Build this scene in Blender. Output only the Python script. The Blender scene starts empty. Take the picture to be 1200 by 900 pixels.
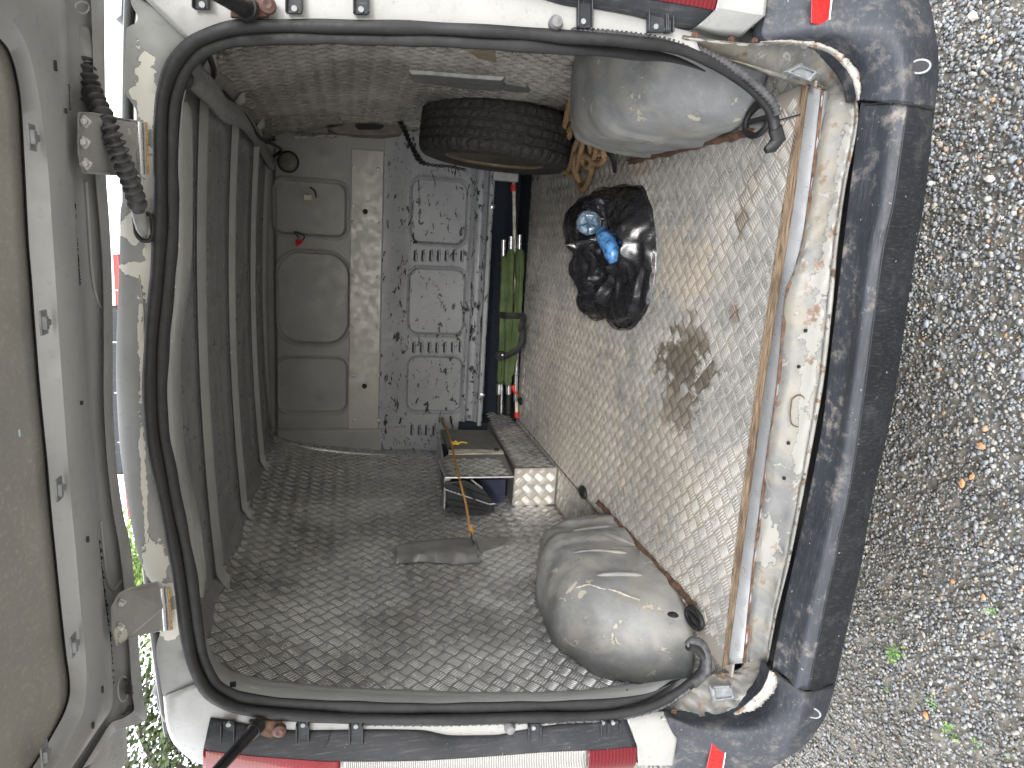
import bpy, math, random
import numpy as np
from mathutils import Vector
random.seed(7); rng = np.random.default_rng(7)
scene = bpy.context.scene
col = scene.collection
V = lambda *a: np.array(a, float)

# ------------------------------------------------------------------ camera
F = 800.0; CAM = V(.337, -1.37, .97); YAW, PITCH, ROLL = .2112, .2389, .011
cy, sy, cp, sp = math.cos(YAW), math.sin(YAW), math.cos(PITCH), math.sin(PITCH)
fw = V(-sy*cp, cy*cp, -sp); rt = V(cy, sy, 0); up = np.cross(rt, fw)
cr, sr = math.cos(ROLL), math.sin(ROLL)
rt, up = cr*rt + sr*up, -sr*rt + cr*up
cd = bpy.data.cameras.new('camera'); cam = bpy.data.objects.new('camera', cd); col.objects.link(cam)
cd.sensor_fit = 'HORIZONTAL'; cd.sensor_width = 36; cd.lens = 36*F/1200
cd.clip_start = .02; cd.clip_end = 2000
# the photograph was taken with the phone turned: world up points to the left of the picture
from mathutils import Matrix
X, Y, Z = -up, rt, -fw
cam.matrix_world = Matrix(((X[0], Y[0], Z[0], CAM[0]), (X[1], Y[1], Z[1], CAM[1]), (X[2], Y[2], Z[2], CAM[2]), (0, 0, 0, 1)))
scene.camera = cam

# ------------------------------------------------------------------ sky, sun, exposure
SUN_EL, SUN_AZ = math.radians(23), math.radians(168)      # azimuth from +y, clockwise
w = bpy.data.worlds.new('World'); scene.world = w; w.use_nodes = True
wn = w.node_tree; wn.nodes.clear()
sky = wn.nodes.new('ShaderNodeTexSky'); sky.sky_type = 'NISHITA'; sky.sun_disc = False
sky.sun_elevation = SUN_EL; sky.sun_rotation = SUN_AZ
tc = wn.nodes.new('ShaderNodeTexCoord'); ns = wn.nodes.new('ShaderNodeTexNoise'); ns.inputs['Scale'].default_value = 2.2; ns.inputs['Detail'].default_value = 6
cr_ = wn.nodes.new('ShaderNodeMapRange'); cr_.inputs['From Min'].default_value = .3; cr_.inputs['From Max'].default_value = .6
cr_.inputs['To Min'].default_value = .55; cr_.inputs['To Max'].default_value = .95
mx = wn.nodes.new('ShaderNodeMix'); mx.data_type = 'RGBA'; mx.inputs['B'].default_value = (13.5, 13.7, 14.2, 1)
bg = wn.nodes.new('ShaderNodeBackground'); bg.inputs['Strength'].default_value = .15
wo = wn.nodes.new('ShaderNodeOutputWorld')
L_ = wn.links.new
L_(tc.outputs['Generated'], ns.inputs['Vector']); L_(ns.outputs['Fac'], cr_.inputs['Value'])
L_(cr_.outputs['Result'], mx.inputs['Factor']); L_(sky.outputs['Color'], mx.inputs['A'])
L_(mx.outputs['Result'], bg.inputs['Color']); L_(bg.outputs['Background'], wo.inputs['Surface'])
sl = bpy.data.lights.new('sun', 'SUN'); sl.energy = 1.25; sl.angle = math.radians(16); sl.color = (1, .97, .92)
so = bpy.data.objects.new('sun', sl); col.objects.link(so)
sd = Vector((math.sin(SUN_AZ)*math.cos(SUN_EL), math.cos(SUN_AZ)*math.cos(SUN_EL), math.sin(SUN_EL)))
so.rotation_euler = sd.to_track_quat('Z', 'Y').to_euler(); so.location = (0, -3, 5)
scene.view_settings.view_transform = 'Standard'; scene.view_settings.look = 'None'
scene.view_settings.exposure = 1.3; scene.view_settings.gamma = 1
scene.cycles.max_bounces = 8; scene.cycles.diffuse_bounces = 5

# ------------------------------------------------------------------ finding places in the van
def ray(px, py):
    return fw + (450-py)/F*rt - (px-600)/F*up
def at(px, py, ax, val):
    """point on the plane ax=val that lies under photo pixel px, py"""
    d = ray(px, py); i = 'xyz'.index(ax)
    return CAM + (val-CAM[i])/d[i]*d
def atp(px, py, n, d0):
    n = np.array(n, float); d = ray(px, py)
    return CAM + (d0-n@CAM)/(n@d)*d
def rs(P, n, smooth=True):
    """resample a polyline (any dimension) to n points by arc length of the first two coordinates"""
    P = np.array(P, float)
    if smooth and len(P) > 2:
        out = []
        Q = np.vstack([2*P[0]-P[1], P, 2*P[-1]-P[-2]])
        for i in range(1, len(Q)-2):
            for t in np.linspace(0, 1, 8, endpoint=False):
                a, b, c, e = Q[i-1], Q[i], Q[i+1], Q[i+2]
                m1, m2 = .4*(c-a), .4*(e-b)
                h = (2*t**3-3*t*t+1)*b + (t**3-2*t*t+t)*m1 + (-2*t**3+3*t*t)*c + (t**3-t*t)*m2
                out.append(h)
        out.append(P[-1]); P = np.array(out)
    k = min(3, P.shape[1])
    s = np.r_[0, np.cumsum(np.linalg.norm(np.diff(P[:, :k], axis=0), axis=1))]
    t = np.linspace(0, s[-1], n)
    return np.array([np.interp(t, s, P[:, j]) for j in range(P.shape[1])]).T
def lane(pts, n, ax='y', val=0.0, smooth=True):
    P = [(p[0], p[1], p[2] if len(p) > 2 else val) for p in pts]
    P2 = np.array(P, float)
    # arc length measured on the pixel trace only
    Q = rs(np.c_[P2[:, :2], P2[:, 2]*1.0], n, smooth)
    return np.array([at(a, b, ax, c) for a, b, c in Q])

# ------------------------------------------------------------------ objects
def root(name, label, cat, loc, group=None):
    o = bpy.data.objects.new(name, None); col.objects.link(o); o.location = loc
    o.empty_display_size = .1
    o['label'] = label; o['category'] = cat
    if group: o['group'] = group
    return o
def link(name, me, mat, parent=None, smooth=False, kind=None, label=None):
    o = bpy.data.objects.new(name, me); col.objects.link(o)
    if mat is not None and len(me.materials) == 0:
        for m_ in (mat if isinstance(mat, list) else [mat]): me.materials.append(m_)
    if parent:
        o.parent = parent
        if parent.type == 'EMPTY': o.location = -parent.location     # part meshes keep van coordinates
    if smooth:
        me.polygons.foreach_set('use_smooth', [True]*len(me.polygons))
        me.set_sharp_from_angle(angle=math.radians(52))
    if kind: o['kind'] = kind
    if label: o['label'] = label
    return o
def tag(o, label, cat, group=None):
    o['label'] = label; o['category'] = cat
    if group: o['group'] = group
    return o
class MB:
    def __init__(s): s.v = []; s.f = []; s.m = []
    def add(s, v, f, mi=0):
        b = len(s.v); s.v += [tuple(float(c) for c in p) for p in v]
        s.f += [tuple(b+i for i in q) for q in f]; s.m += [mi]*len(f); return s
    def box(s, c, sz, R=None, mi=0, taper=1.0):
        x, y, z = np.array(sz)/2
        p = [(-x, -y, -z), (x, -y, -z), (x, y, -z), (-x, y, -z), (-x*taper, -y*taper, z), (x*taper, -y*taper, z), (x*taper, y*taper, z), (-x*taper, y*taper, z)]
        p = np.array(p)
        if R is not None: p = p @ np.array(R).T
        return s.add(p+np.array(c), [(3, 2, 1, 0), (4, 5, 6, 7), (0, 1, 5, 4), (1, 2, 6, 5), (2, 3, 7, 6), (3, 0, 4, 7)], mi)
    def hexa(s, a, b, mi=0):
        """solid between quads a and b (4 points each)"""
        return s.add(list(a)+list(b), [(3, 2, 1, 0), (4, 5, 6, 7), (0, 1, 5, 4), (1, 2, 6, 5), (2, 3, 7, 6), (3, 0, 4, 7)], mi)
    def tube(s, P, r, seg=10, ab=(1, 1), ref=None, cap=True, closed=False, mi=0, section=None):
        P = np.array(P, float); n = len(P)
        T = np.gradient(P, axis=0) if not closed else (np.roll(P, -1, 0)-np.roll(P, 1, 0))
        T /= np.linalg.norm(T, axis=1)[:, None]+1e-12
        vs = []; N = None
        for i in range(n):
            if ref is not None: N = np.cross(T[i], ref)
            elif N is None: N = np.cross(T[i], V(0, 0, 1) if abs(T[i][2]) < .9 else V(1, 0, 0))
            else: N = N-(N@T[i])*T[i]
            N = N/(np.linalg.norm(N)+1e-12); B = np.cross(T[i], N)
            rr = r[i] if hasattr(r, '__len__') else r
            for k in range(seg):
                a = 2*math.pi*k/seg
                q = section(i, a) if section else 1
                vs.append(P[i] + rr*q*(ab[0]*math.cos(a)*N + ab[1]*math.sin(a)*B))
        f = []
        for i in range(n if closed else n-1):
            j = (i+1) % n
            for k in range(seg):
                k2 = (k+1) % seg
                f.append((i*seg+k, i*seg+k2, j*seg+k2, j*seg+k))
        if cap and not closed:
            f += [tuple(range(seg-1, -1, -1)), tuple((n-1)*seg+k for k in range(seg))]
        return s.add(vs, f, mi)
    def lathe(s, prof, c, axis='z', seg=24, mi=0):
        vs = []; n = len(prof)
        for r, h in prof:
            for k in range(seg):
                a = 2*math.pi*k/seg; u, v_ = r*math.cos(a), r*math.sin(a)
                vs.append({'z': (u, v_, h), 'y': (u, h, v_), 'x': (h, u, v_)}[axis])
        vs = np.array(vs)+np.array(c)
        f = [(i*seg+k, i*seg+(k+1) % seg, (i+1)*seg+(k+1) % seg, (i+1)*seg+k) for i in range(n-1) for k in range(seg)]
        f += [tuple(range(seg)), tuple((n-1)*seg+k for k in range(seg))]
        return s.add(vs, f, mi)
    def grid(s, G, mi=0, flip=False):
        G = np.array(G); a, b = G.shape[:2]
        f = [(i*b+j, i*b+j+1, (i+1)*b+j+1, (i+1)*b+j) for i in range(a-1) for j in range(b-1)]
        if flip: f = [q[::-1] for q in f]
        return s.add(G.reshape(-1, 3), f, mi)
    def build(s, name, mat, parent=None, smooth=False, uv=None, bevel=0, solid=0, kind=None, label=None, off=-1):
        me = bpy.data.meshes.new(name); me.from_pydata(s.v, [], s.f)
        mats = mat if isinstance(mat, list) else [mat]
        for m_ in mats: me.materials.append(m_)
        if len(mats) > 1: me.polygons.foreach_set('material_index', s.m)
        if uv:
            l = me.uv_layers.new(name='UVMap'); vi = np.empty(len(me.loops), int); me.loops.foreach_get('vertex_index', vi)
            co = np.array(s.v)[vi]; i, j = ('xyz'.index(c) for c in uv)
            l.data.foreach_set('uv', np.c_[co[:, i], co[:, j]].ravel())
        me.update()
        o = link(name, me, None, parent, smooth, kind, label)
        if solid:
            m_ = o.modifiers.new('s', 'SOLIDIFY'); m_.thickness = solid; m_.offset = off
        if bevel:
            m_ = o.modifiers.new('b', 'BEVEL'); m_.width = bevel; m_.segments = 2; m_.limit_method = 'ANGLE'
        return o
def loft(lanes, n_sub=1):
    return np.array(lanes)
def sheet(name, lanes, mat, parent, solid=.003, smooth=True, uv=None, flip=False, label=None, off=0):
    return MB().grid(lanes, flip=flip).build(name, mat, parent, smooth, uv=uv, solid=solid, label=label, off=off)
def lerpl(a, b, t, d=(0, 0, 0)): return a*(1-t)+b*t+np.array(d)

# ------------------------------------------------------------------ materials
class NT:
    def __init__(s, name):
        s.m = bpy.data.materials.new(name); s.m.use_nodes = True; s.t = s.m.node_tree
        s.p = s.t.nodes['Principled BSDF']; s.obj = None
        s._tc = s.t.nodes.new('ShaderNodeTexCoord')
    def set(s, inp, v):
        if isinstance(v, bpy.types.NodeSocket): s.t.links.new(v, inp)
        elif isinstance(v, (tuple, list)):
            inp.default_value = tuple(v)+(1,)*(4-len(v)) if inp.type == 'RGBA' else tuple(v)
        else: inp.default_value = v
    def c(s, k='Object'): return s._tc.outputs[k]
    def m_(s, op, a, b=None, c=None, clamp=False):
        n = s.t.nodes.new('ShaderNodeMath'); n.operation = op; n.use_clamp = clamp
        s.set(n.inputs[0], a)
        if b is not None: s.set(n.inputs[1], b)
        if c is not None: s.set(n.inputs[2], c)
        return n.outputs[0]
    def mp(s, vec, scale=(1, 1, 1), rot=(0, 0, 0), loc=(0, 0, 0)):
        n = s.t.nodes.new('ShaderNodeMapping'); s.set(n.inputs['Vector'], vec)
        n.inputs['Scale'].default_value = scale; n.inputs['Rotation'].default_value = rot; n.inputs['Location'].default_value = loc
        return n.outputs[0]
    def noise(s, scale, detail=3, vec=None, rough=.55, dist=0.0):
        n = s.t.nodes.new('ShaderNodeTexNoise'); s.set(n.inputs['Vector'], vec if vec is not None else s.c())
        n.inputs['Scale'].default_value = scale; n.inputs['Detail'].default_value = detail
        n.inputs['Roughness'].default_value = rough; n.inputs['Distortion'].default_value = dist
        return n.outputs['Fac']
    def vor(s, scale, vec=None, feat='F1', out='Distance', rnd=1.0):
        n = s.t.nodes.new('ShaderNodeTexVoronoi'); n.feature = feat; s.set(n.inputs['Vector'], vec if vec is not None else s.c())
        n.inputs['Scale'].default_value = scale; n.inputs['Randomness'].default_value = rnd
        return n.outputs[out]
    def mr(s, v, a, b, c=0., d=1., mode='SMOOTHSTEP'):
        n = s.t.nodes.new('ShaderNodeMapRange'); n.interpolation_type = mode
        s.set(n.inputs['Value'], v); n.inputs['From Min'].default_value = a; n.inputs['From Max'].default_value = b
        n.inputs['To Min'].default_value = c; n.inputs['To Max'].default_value = d
        return n.outputs['Result']
    def mix(s, f, a, b, mode='MIX'):
        n = s.t.nodes.new('ShaderNodeMix'); n.data_type = 'RGBA'; n.blend_type = mode
        s.set(n.inputs['Factor'], f); s.set(n.inputs['A'], a); s.set(n.inputs['B'], b)
        return n.outputs['Result']
    def mul(s, a, b): return s.m_('MULTIPLY', a, b)
    def add(s, a, b): return s.m_('ADD', a, b)
    def sep(s, v):
        n = s.t.nodes.new('ShaderNodeSeparateXYZ'); s.set(n.inputs[0], v); return n.outputs
    def comb(s, x, y, z=0.0):
        n = s.t.nodes.new('ShaderNodeCombineXYZ'); s.set(n.inputs[0], x); s.set(n.inputs[1], y); s.set(n.inputs[2], z); return n.outputs[0]
    def bump(s, h, strength=.3, dist=.002, prev=None):
        n = s.t.nodes.new('ShaderNodeBump'); n.inputs['Strength'].default_value = strength; n.inputs['Distance'].default_value = dist
        s.set(n.inputs['Height'], h)
        if prev is not None: s.set(n.inputs['Normal'], prev)
        return n.outputs[0]
    def out(s, color=None, rough=None, metal=None, normal=None, **k):
        if color is not None: s.set(s.p.inputs['Base Color'], color)
        if rough is not None: s.set(s.p.inputs['Roughness'], rough)
        if metal is not None: s.set(s.p.inputs['Metallic'], metal)
        if normal is not None: s.set(s.p.inputs['Normal'], normal)
        for a, b in k.items(): s.set(s.p.inputs[a.replace('_', ' ')], b)
        return s.m
M = {}
def simple(key, color, rough=.5, metal=0., nscale=30, namt=.25, bump=.1, bd=.001, **k):
    t = NT(key); n = t.noise(nscale, 5)
    dark = tuple(c*(1-namt) for c in color); light = tuple(min(1, c*(1+namt)) for c in color)
    M[key] = t.out(t.mix(t.mr(n, .3, .7), dark, light), t.mr(t.noise(nscale*2, 4), .3, .7, max(0, rough-.08), min(1, rough+.1)), metal, t.bump(n, bump, bd), **k)
    return M[key]

def tread(key, base, dirt, dirt_amt=.5, rough=.42, metal=.55, stains=None, s=.040, bar_light=1.35, bd=.0030, valley=.6, aniso=0., part=None):
    """five bar tread plate: cells turned 45 degrees, bars alternating in direction"""
    t = NT(key); uv = t.c('UV'); x, y = t.sep(uv)[:2]
    k = 1/(s*math.sqrt(2))
    a = t.mul(t.add(x, y), k); b = t.mul(t.m_('SUBTRACT', x, y), k)
    ia = t.m_('FLOOR', a); ib = t.m_('FLOOR', b)
    par = t.m_('MODULO', t.m_('ABSOLUTE', t.add(ia, ib)), 2.0)
    par = t.m_('GREATER_THAN', par, .5)
    fa = t.m_('FRACT', a); fb = t.m_('FRACT', b)
    inv = t.m_('SUBTRACT', 1.0, par)
    u = t.add(t.mul(fa, par), t.mul(fb, inv)); v = t.add(t.mul(fb, par), t.mul(fa, inv))
    st = t.m_('ABSOLUTE', t.m_('SUBTRACT', t.m_('FRACT', t.mul(t.m_('ADD', u, .0), 5.0)), .5))
    endf = t.m_('ABSOLUTE', t.m_('SUBTRACT', v, .5))
    lens = t.add(st, t.mul(t.m_('POWER', t.mul(endf, 2.0), 3.0), .08))
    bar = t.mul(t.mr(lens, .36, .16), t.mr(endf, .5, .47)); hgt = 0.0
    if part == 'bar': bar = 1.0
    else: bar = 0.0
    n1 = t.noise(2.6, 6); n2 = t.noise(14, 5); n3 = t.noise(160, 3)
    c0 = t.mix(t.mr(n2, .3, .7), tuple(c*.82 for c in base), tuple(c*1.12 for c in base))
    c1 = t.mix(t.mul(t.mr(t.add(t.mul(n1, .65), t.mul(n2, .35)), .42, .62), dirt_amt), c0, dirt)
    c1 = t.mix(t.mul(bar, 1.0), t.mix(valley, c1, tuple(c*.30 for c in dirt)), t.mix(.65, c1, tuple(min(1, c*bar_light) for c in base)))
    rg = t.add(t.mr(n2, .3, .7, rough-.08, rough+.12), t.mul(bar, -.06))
    mt = t.m_('SUBTRACT', metal, t.mul(t.mr(n1, .4, .65), metal*.4))
    if stains:
        ox = t.sep(t.c()); nz = t.noise(9, 6, rough=.7); nz2 = t.noise(38, 4)
        # dirt lies cell by cell, as in worn plate: the cell index jitters the threshold
        wnz = t.t.nodes.new('ShaderNodeTexWhiteNoise'); t.set(wnz.inputs['Vector'], t.comb(ia, ib, 0.0)); wv = wnz.outputs['Value']
        for cx, cy_, rx, ry, colr, amt in stains:
            dx = t.mul(t.m_('SUBTRACT', ox[0], cx), 1/rx); dy = t.mul(t.m_('SUBTRACT', ox[1], cy_), 1/ry)
            d = t.m_('SQRT', t.add(t.mul(dx, dx), t.mul(dy, dy)))
            q = t.add(t.add(d, t.mul(t.m_('SUBTRACT', nz, .5), 2.6)), t.mul(t.m_('SUBTRACT', wv, .5), .55))
            q = t.add(q, t.mul(t.m_('SUBTRACT', nz2, .5), .9))
            f = t.mul(t.mr(q, 1.12, .72), amt)
            c1 = t.mix(f, c1, t.mix(t.mul(bar, .6), tuple(c*.75 for c in colr), tuple(c*1.5 for c in colr)))
            mt = t.mul(mt, t.m_('SUBTRACT', 1.0, t.mul(f, .8)))
    nrm = t.bump(t.add(t.mul(n2, 1.0), t.mul(n3, .12)), .25, .002)
    tg = t.t.nodes.new('ShaderNodeTangent'); tg.direction_type = 'UV_MAP'
    M[key] = t.out(c1, rg, mt, nrm, Anisotropic=aniso, Anisotropic_Rotation=t.add(t.mul(par, .25), .125), Tangent=tg.outputs[0])
def chipped(key, base, chip, scale=9, thr=.62, rough=.42, metal=0., fine=.0, rust=None, rthr=.64, zb=None, stretch=(1, 1, 1), dirt=.25, spec=.5, edge=True, zmask=None, spots=(), spot_noise=1.8, mottle=None, dense=()):
    t = NT(key); vec = t.mp(t.c(), stretch)
    n = t.noise(scale, 8, vec, .62, .6); nf = t.noise(scale*6, 5, vec)
    q = t.add(t.mul(n, .8), t.mul(nf, .2))
    if zmask is not None:
        z = t.sep(t.c())['xyz'.index(zmask[0])]; q = t.add(q, t.mr(z, zmask[1], zmask[2], zmask[3], zmask[4], 'LINEAR'))
    for dx_, dz_, ra_, rb_ in dense:
        o_ = t.sep(t.c()); e1 = t.mul(t.m_('SUBTRACT', o_[0], dx_), 1/ra_); e2 = t.mul(t.m_('SUBTRACT', o_[2], dz_), 1/rb_)
        q = t.add(q, t.mr(t.m_('SQRT', t.add(t.mul(e1, e1), t.mul(e2, e2))), .2, 1.1, .034, 0.))
    if spots:
        o_ = t.sep(t.c()); best = None; sn = t.add(t.mul(t.m_('SUBTRACT', t.noise(17, 7, rough=.66), .5), spot_noise), t.mul(t.m_('SUBTRACT', t.noise(75, 4), .5), spot_noise*.9))
        for sx, sy_, sz, rx, ry, rz in spots:
            d = None
            for k_, c_, r_ in ((0, sx, rx), (1, sy_, ry), (2, sz, rz)):
                if r_ is None: continue
                e = t.m_('MULTIPLY', t.m_('SUBTRACT', o_[k_], c_), 1/r_); e = t.mul(e, e); d = e if d is None else t.add(d, e)
            d = t.m_('SQRT', d); best = d if best is None else t.m_('MINIMUM', best, d)
        q = t.m_('MAXIMUM', q, t.add(thr+.02, t.mul(t.m_('SUBTRACT', 1.0, t.add(best, sn)), .12)))
    f = t.mr(q, thr, thr+.008)
    ed = t.mr(q, thr-.012, thr) if edge else f
    g = t.noise(5, 6); b0 = t.mix(t.mr(g, .3, .7), tuple(c*(1-dirt) for c in base), tuple(c*(1+dirt*.3) for c in base))
    b0 = t.mix(t.mul(t.mr(t.noise(70, 4), .55, .75), .25), b0, tuple(c*.5 for c in base))
    if mottle:
        b0 = t.mix(t.mr(t.noise(6.5, 6, rough=.6, dist=.8), .42, .62), b0, mottle); b0 = t.mix(t.mul(t.mr(t.noise(33, 6, rough=.7), .52, .66), .35), b0, tuple(min(1, c*1.35) for c in base))
    c = t.mix(ed, b0, tuple(x*.55 for x in base)); c = t.mix(f, c, chip)
    h = t.m_('SUBTRACT', 1.0, f)
    if rust:
        r = t.add(t.mul(t.noise(rust[3] if len(rust) > 3 else 6, 7, rough=.68), .85), t.mul(t.noise(90, 3), .15))
        c = t.mix(t.mr(r, rthr, rthr+.06), c, t.mix(t.noise(60, 3), rust[:3], tuple(x*.35 for x in rust[:3])))
    nn = t.bump(h, .35, .0012); nn = t.bump(g, .25, .006, nn)
    M[key] = t.out(c, t.mr(t.noise(25, 4), .3, .7, rough-.08, rough+.14), metal, nn)

FST = [(*at(800, 425, 'z', 0)[:2], .095, .17, (.10, .085, .065), .95), (*at(812, 395, 'z', 0)[:2], .08, .10, (.13, .11, .085), .8), (*at(795, 480, 'z', 0)[:2], .07, .12, (.13, .11, .085), .85), (*at(870, 262, 'z', 0)[:2], .045, .035, (.17, .14, .10), .8), (*at(862, 368, 'z', 0)[:2], .03, .03, (.16, .12, .09), .85), (*at(800, 310, 'z', 0)[:2], .12, .2, (.46, .32, .20), .35), (*at(878, 225, 'z', 0)[:2], .08, .04, (.2, .17, .13), .5),
              (*at(750, 195, 'z', 0)[:2], .03, .2, (.38, .27, .15), .45), (.45, 1.9, .2, .5, (.2, .17, .13), .5), (-.35, .55, .2, .3, (.3, .24, .17), .4), (-.3, 1.5, .4, .7, (.42, .36, .28), .45)]
for kk, pt in (('', 'plate'), ('_bar', 'bar')):
    b_ = pt == 'bar'
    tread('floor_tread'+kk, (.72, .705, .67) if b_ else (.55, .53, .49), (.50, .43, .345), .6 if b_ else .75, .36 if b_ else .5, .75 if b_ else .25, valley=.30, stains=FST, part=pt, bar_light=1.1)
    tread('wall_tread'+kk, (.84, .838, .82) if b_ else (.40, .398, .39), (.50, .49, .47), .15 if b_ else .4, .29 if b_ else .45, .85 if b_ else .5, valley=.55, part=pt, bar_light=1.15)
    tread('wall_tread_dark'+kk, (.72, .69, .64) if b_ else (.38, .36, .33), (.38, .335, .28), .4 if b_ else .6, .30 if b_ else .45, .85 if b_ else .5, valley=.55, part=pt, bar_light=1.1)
def sp(px, py, rpx, rpy, ax='y', val=0., k=1/560.):
    p = at(px, py, ax, val)
    return (p[0], 0, p[2], rpy*k, None, rpx*k)
chipped('grey_primer', (.27, .275, .265), (.62, .61, .54), 5.5, .64, .45, rust=None, dirt=.15, spot_noise=2.3,
        spots=[sp(172, 108, 8, 30), sp(178, 250, 9, 60), sp(157, 268, 12, 13), sp(163, 316, 13, 9), sp(177, 330, 10, 22), sp(168, 430, 3, 60), sp(169, 560, 2.5, 70), sp(182, 660, 10, 28), sp(196, 690, 12, 8), sp(202, 725, 12, 10), sp(201, 740, 10, 8), sp(160, 110, 5, 5)])
chipped('hinge_grey', (.36, .36, .345), (.66, .65, .58), 9, .60, .45)
chipped('tailgate_grey', (.345, .352, .355), (.02, .02, .022), 7, .69, .38, stretch=(.5, 2, 2), dirt=.12)
chipped('black_chip_line', (.36, .375, .385), (.015, .015, .017), 22, .50, .42)
chipped('white_body', (.33, .33, .32), (.42, .38, .31), 6, .66, .3, rust=(.33, .2, .1, 5), rthr=.72, dirt=.1)
chipped('sill_paint', (.135, .137, .132), (.205, .20, .18), 26, .585, .42, rust=(.20, .13, .085, 20), rthr=.562, dirt=.4, spot_noise=1.7, mottle=(.185, .17, .14),
        spots=[sp(957, 380, 5, 40, val=-.07), sp(950, 440, 5, 50, val=-.07), sp(940, 520, 5, 40, val=-.07), sp(975, 290, 8, 60, val=-.07), sp(965, 330, 14, 14, val=-.06), sp(900, 640, 14, 30, val=-.06), sp(985, 200, 6, 40, val=-.06)])
chipped('sill_edge', (.36, .35, .32), (.24, .14, .08), 34, .57, .5, rust=(.20, .13, .08, 30), rthr=.57, dirt=.3)
chipped('corner_grey', (.3, .31, .3), (.80, .79, .74), 15, .62, .4, rust=(.3, .16, .07, 11), rthr=.66, dirt=.2)
chipped('arch_grey', (.21, .214, .215), (.36, .34, .28), 13, .615, .55, rust=(.20, .15, .11, 4), rthr=.64, dirt=.3, mottle=(.255, .248, .225), dense=[(-.69, .31, .09, .10), (.66, .2, .03, .12)])
chipped('inner_grey', (.24, .245, .25), (.55, .55, .5), 18, .715, .34, dirt=.15)
chipped('pillar_grey', (.42, .43, .42), (.68, .66, .58), 20, .64, .38, dirt=.12)
chipped('bulk_grey', (.34, .34, .33), (.02, .02, .02), 26, .70, .42, stretch=(1, 1, 1), dirt=.12, edge=False)
chipped('bulk_chipped', (.36, .37, .385), (.012, .012, .014), 27, .577, .33, stretch=(.6, 1, 1.4), dirt=.12, edge=False, zmask=('z', .25, .85, .0, -.015), dense=[(-.60, .72, .20, .10), (.50, .60, .14, .10), (.0, .26, .9, .05), (-.68, .52, .16, .05), (0, .66, .9, .05)])
chipped('bulk_alu', (.42, .41, .385), (.12, .11, .1), 30, .69, .45, metal=.35, dirt=.08, edge=False)
chipped('alu', (.46, .465, .475), (.45, .43, .4), 12, .66, .32, metal=.55, dirt=.12, edge=False)
simple('alu_bare', (.62, .63, .64), .3, .9, 25, .1)
simple('dull_metal', (.46, .46, .45), .38, .6, 18, .2, .25, .003)
simple('rubber', (.012, .012, .013), .6, 0, 60, .3, .2)
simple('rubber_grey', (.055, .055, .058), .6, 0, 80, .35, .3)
simple('black_metal', (.02, .02, .022), .35, .2, 40, .3)
simple('clip_grey', (.24, .25, .26), .45, 0, 60, .2)
simple('wood', (.20, .135, .085), .7, 0, 9, .5, .5, .003)
t = NT('wood'); vv = t.mp(t.c(), (1.5, 26, 26)); n = t.noise(14, 6, vv); n2 = t.noise(6, 5)
cwood = t.mix(t.mr(n, .35, .65), (.10, .065, .04), (.40, .29, .19)); cwood = t.mix(t.mul(t.mr(n2, .45, .7), .6), cwood, (.07, .045, .03))
M['wood'] = t.out(cwood, .75, 0, t.bump(n, .5, .003))
simple('rust', (.085, .045, .028), .85, 0, 60, .6, .8, .004)
simple('caulk', (.36, .345, .29), .7, 0, 40, .2, .5, .004)
simple('cord_orange', (.50, .26, .07), .7, 0, 200, .5, .5)
simple('yellow', (.75, .5, .05), .5, 0, 60, .2)
simple('red_tape', (.6, .04, .03), .5)
simple('pole_white', (.62, .58, .48), .5, 0, 20, .3)
simple('carpet_dark', (.018, .024, .036), .9, 0, 120, .5, .6, .004)
simple('strap_black', (.012, .012, .013), .7, 0, 200, .3, .4)
simple('crate_black', (.02, .021, .024), .35, 0, 40, .2)
simple('bottle_label', (.06, .17, .36), .3, 0, 28, .8)
simple('bottle_blue', (.10, .22, .36), .08, 0, 12, .2, .1, Alpha=1.0)
t = NT('bottle_clear'); nb = t.noise(30, 4)
M['bottle_clear'] = t.out(t.mix(t.mr(nb, .35, .65), (.10, .20, .32), (.36, .50, .62)), .12, 0, t.bump(nb, .6, .004), Transmission_Weight=.55)
simple('lamp_red_road', (.30, .012, .016), .2, 0, 20, .15, Coat_Weight=.5)
simple('brake_red', (.62, .03, .025), .25, 0, 20, .1)
simple('reflect_red', (.36, .010, .010), .25, 0, 60, .15, .2, Coat_Weight=.6)
# red lens with fine ribs
t = NT('lens_red'); n = t.noise(8, 3); wv_ = t.m_('SINE', t.mul(t.sep(t.c())[2], 900.))
M['lens_red'] = t.out(t.mix(t.mr(n, .3, .7), (.14, .005, .012), (.23, .009, .02)), .16, 0, t.bump(wv_, .04, .0005), Coat_Weight=.7)
t = NT('lens_dark_red'); wv_ = t.m_('SINE', t.mul(t.sep(t.c())[2], 700.))
M['lens_dark_red'] = t.out(t.mix(t.mr(wv_, -1, 1), (.08, .003, .007), (.14, .006, .013)), .15, 0, t.bump(wv_, .12, .0006), Coat_Weight=.7)
t = NT('lens_clear'); wv_ = t.m_('SINE', t.mul(t.sep(t.c())[2], 1500.))
M['lens_clear'] = t.out(t.mix(t.mr(wv_, -1, 1), (.22, .215, .2), (.42, .41, .385)), .16, .2, t.bump(wv_, .6, .002), Coat_Weight=.8)
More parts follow.
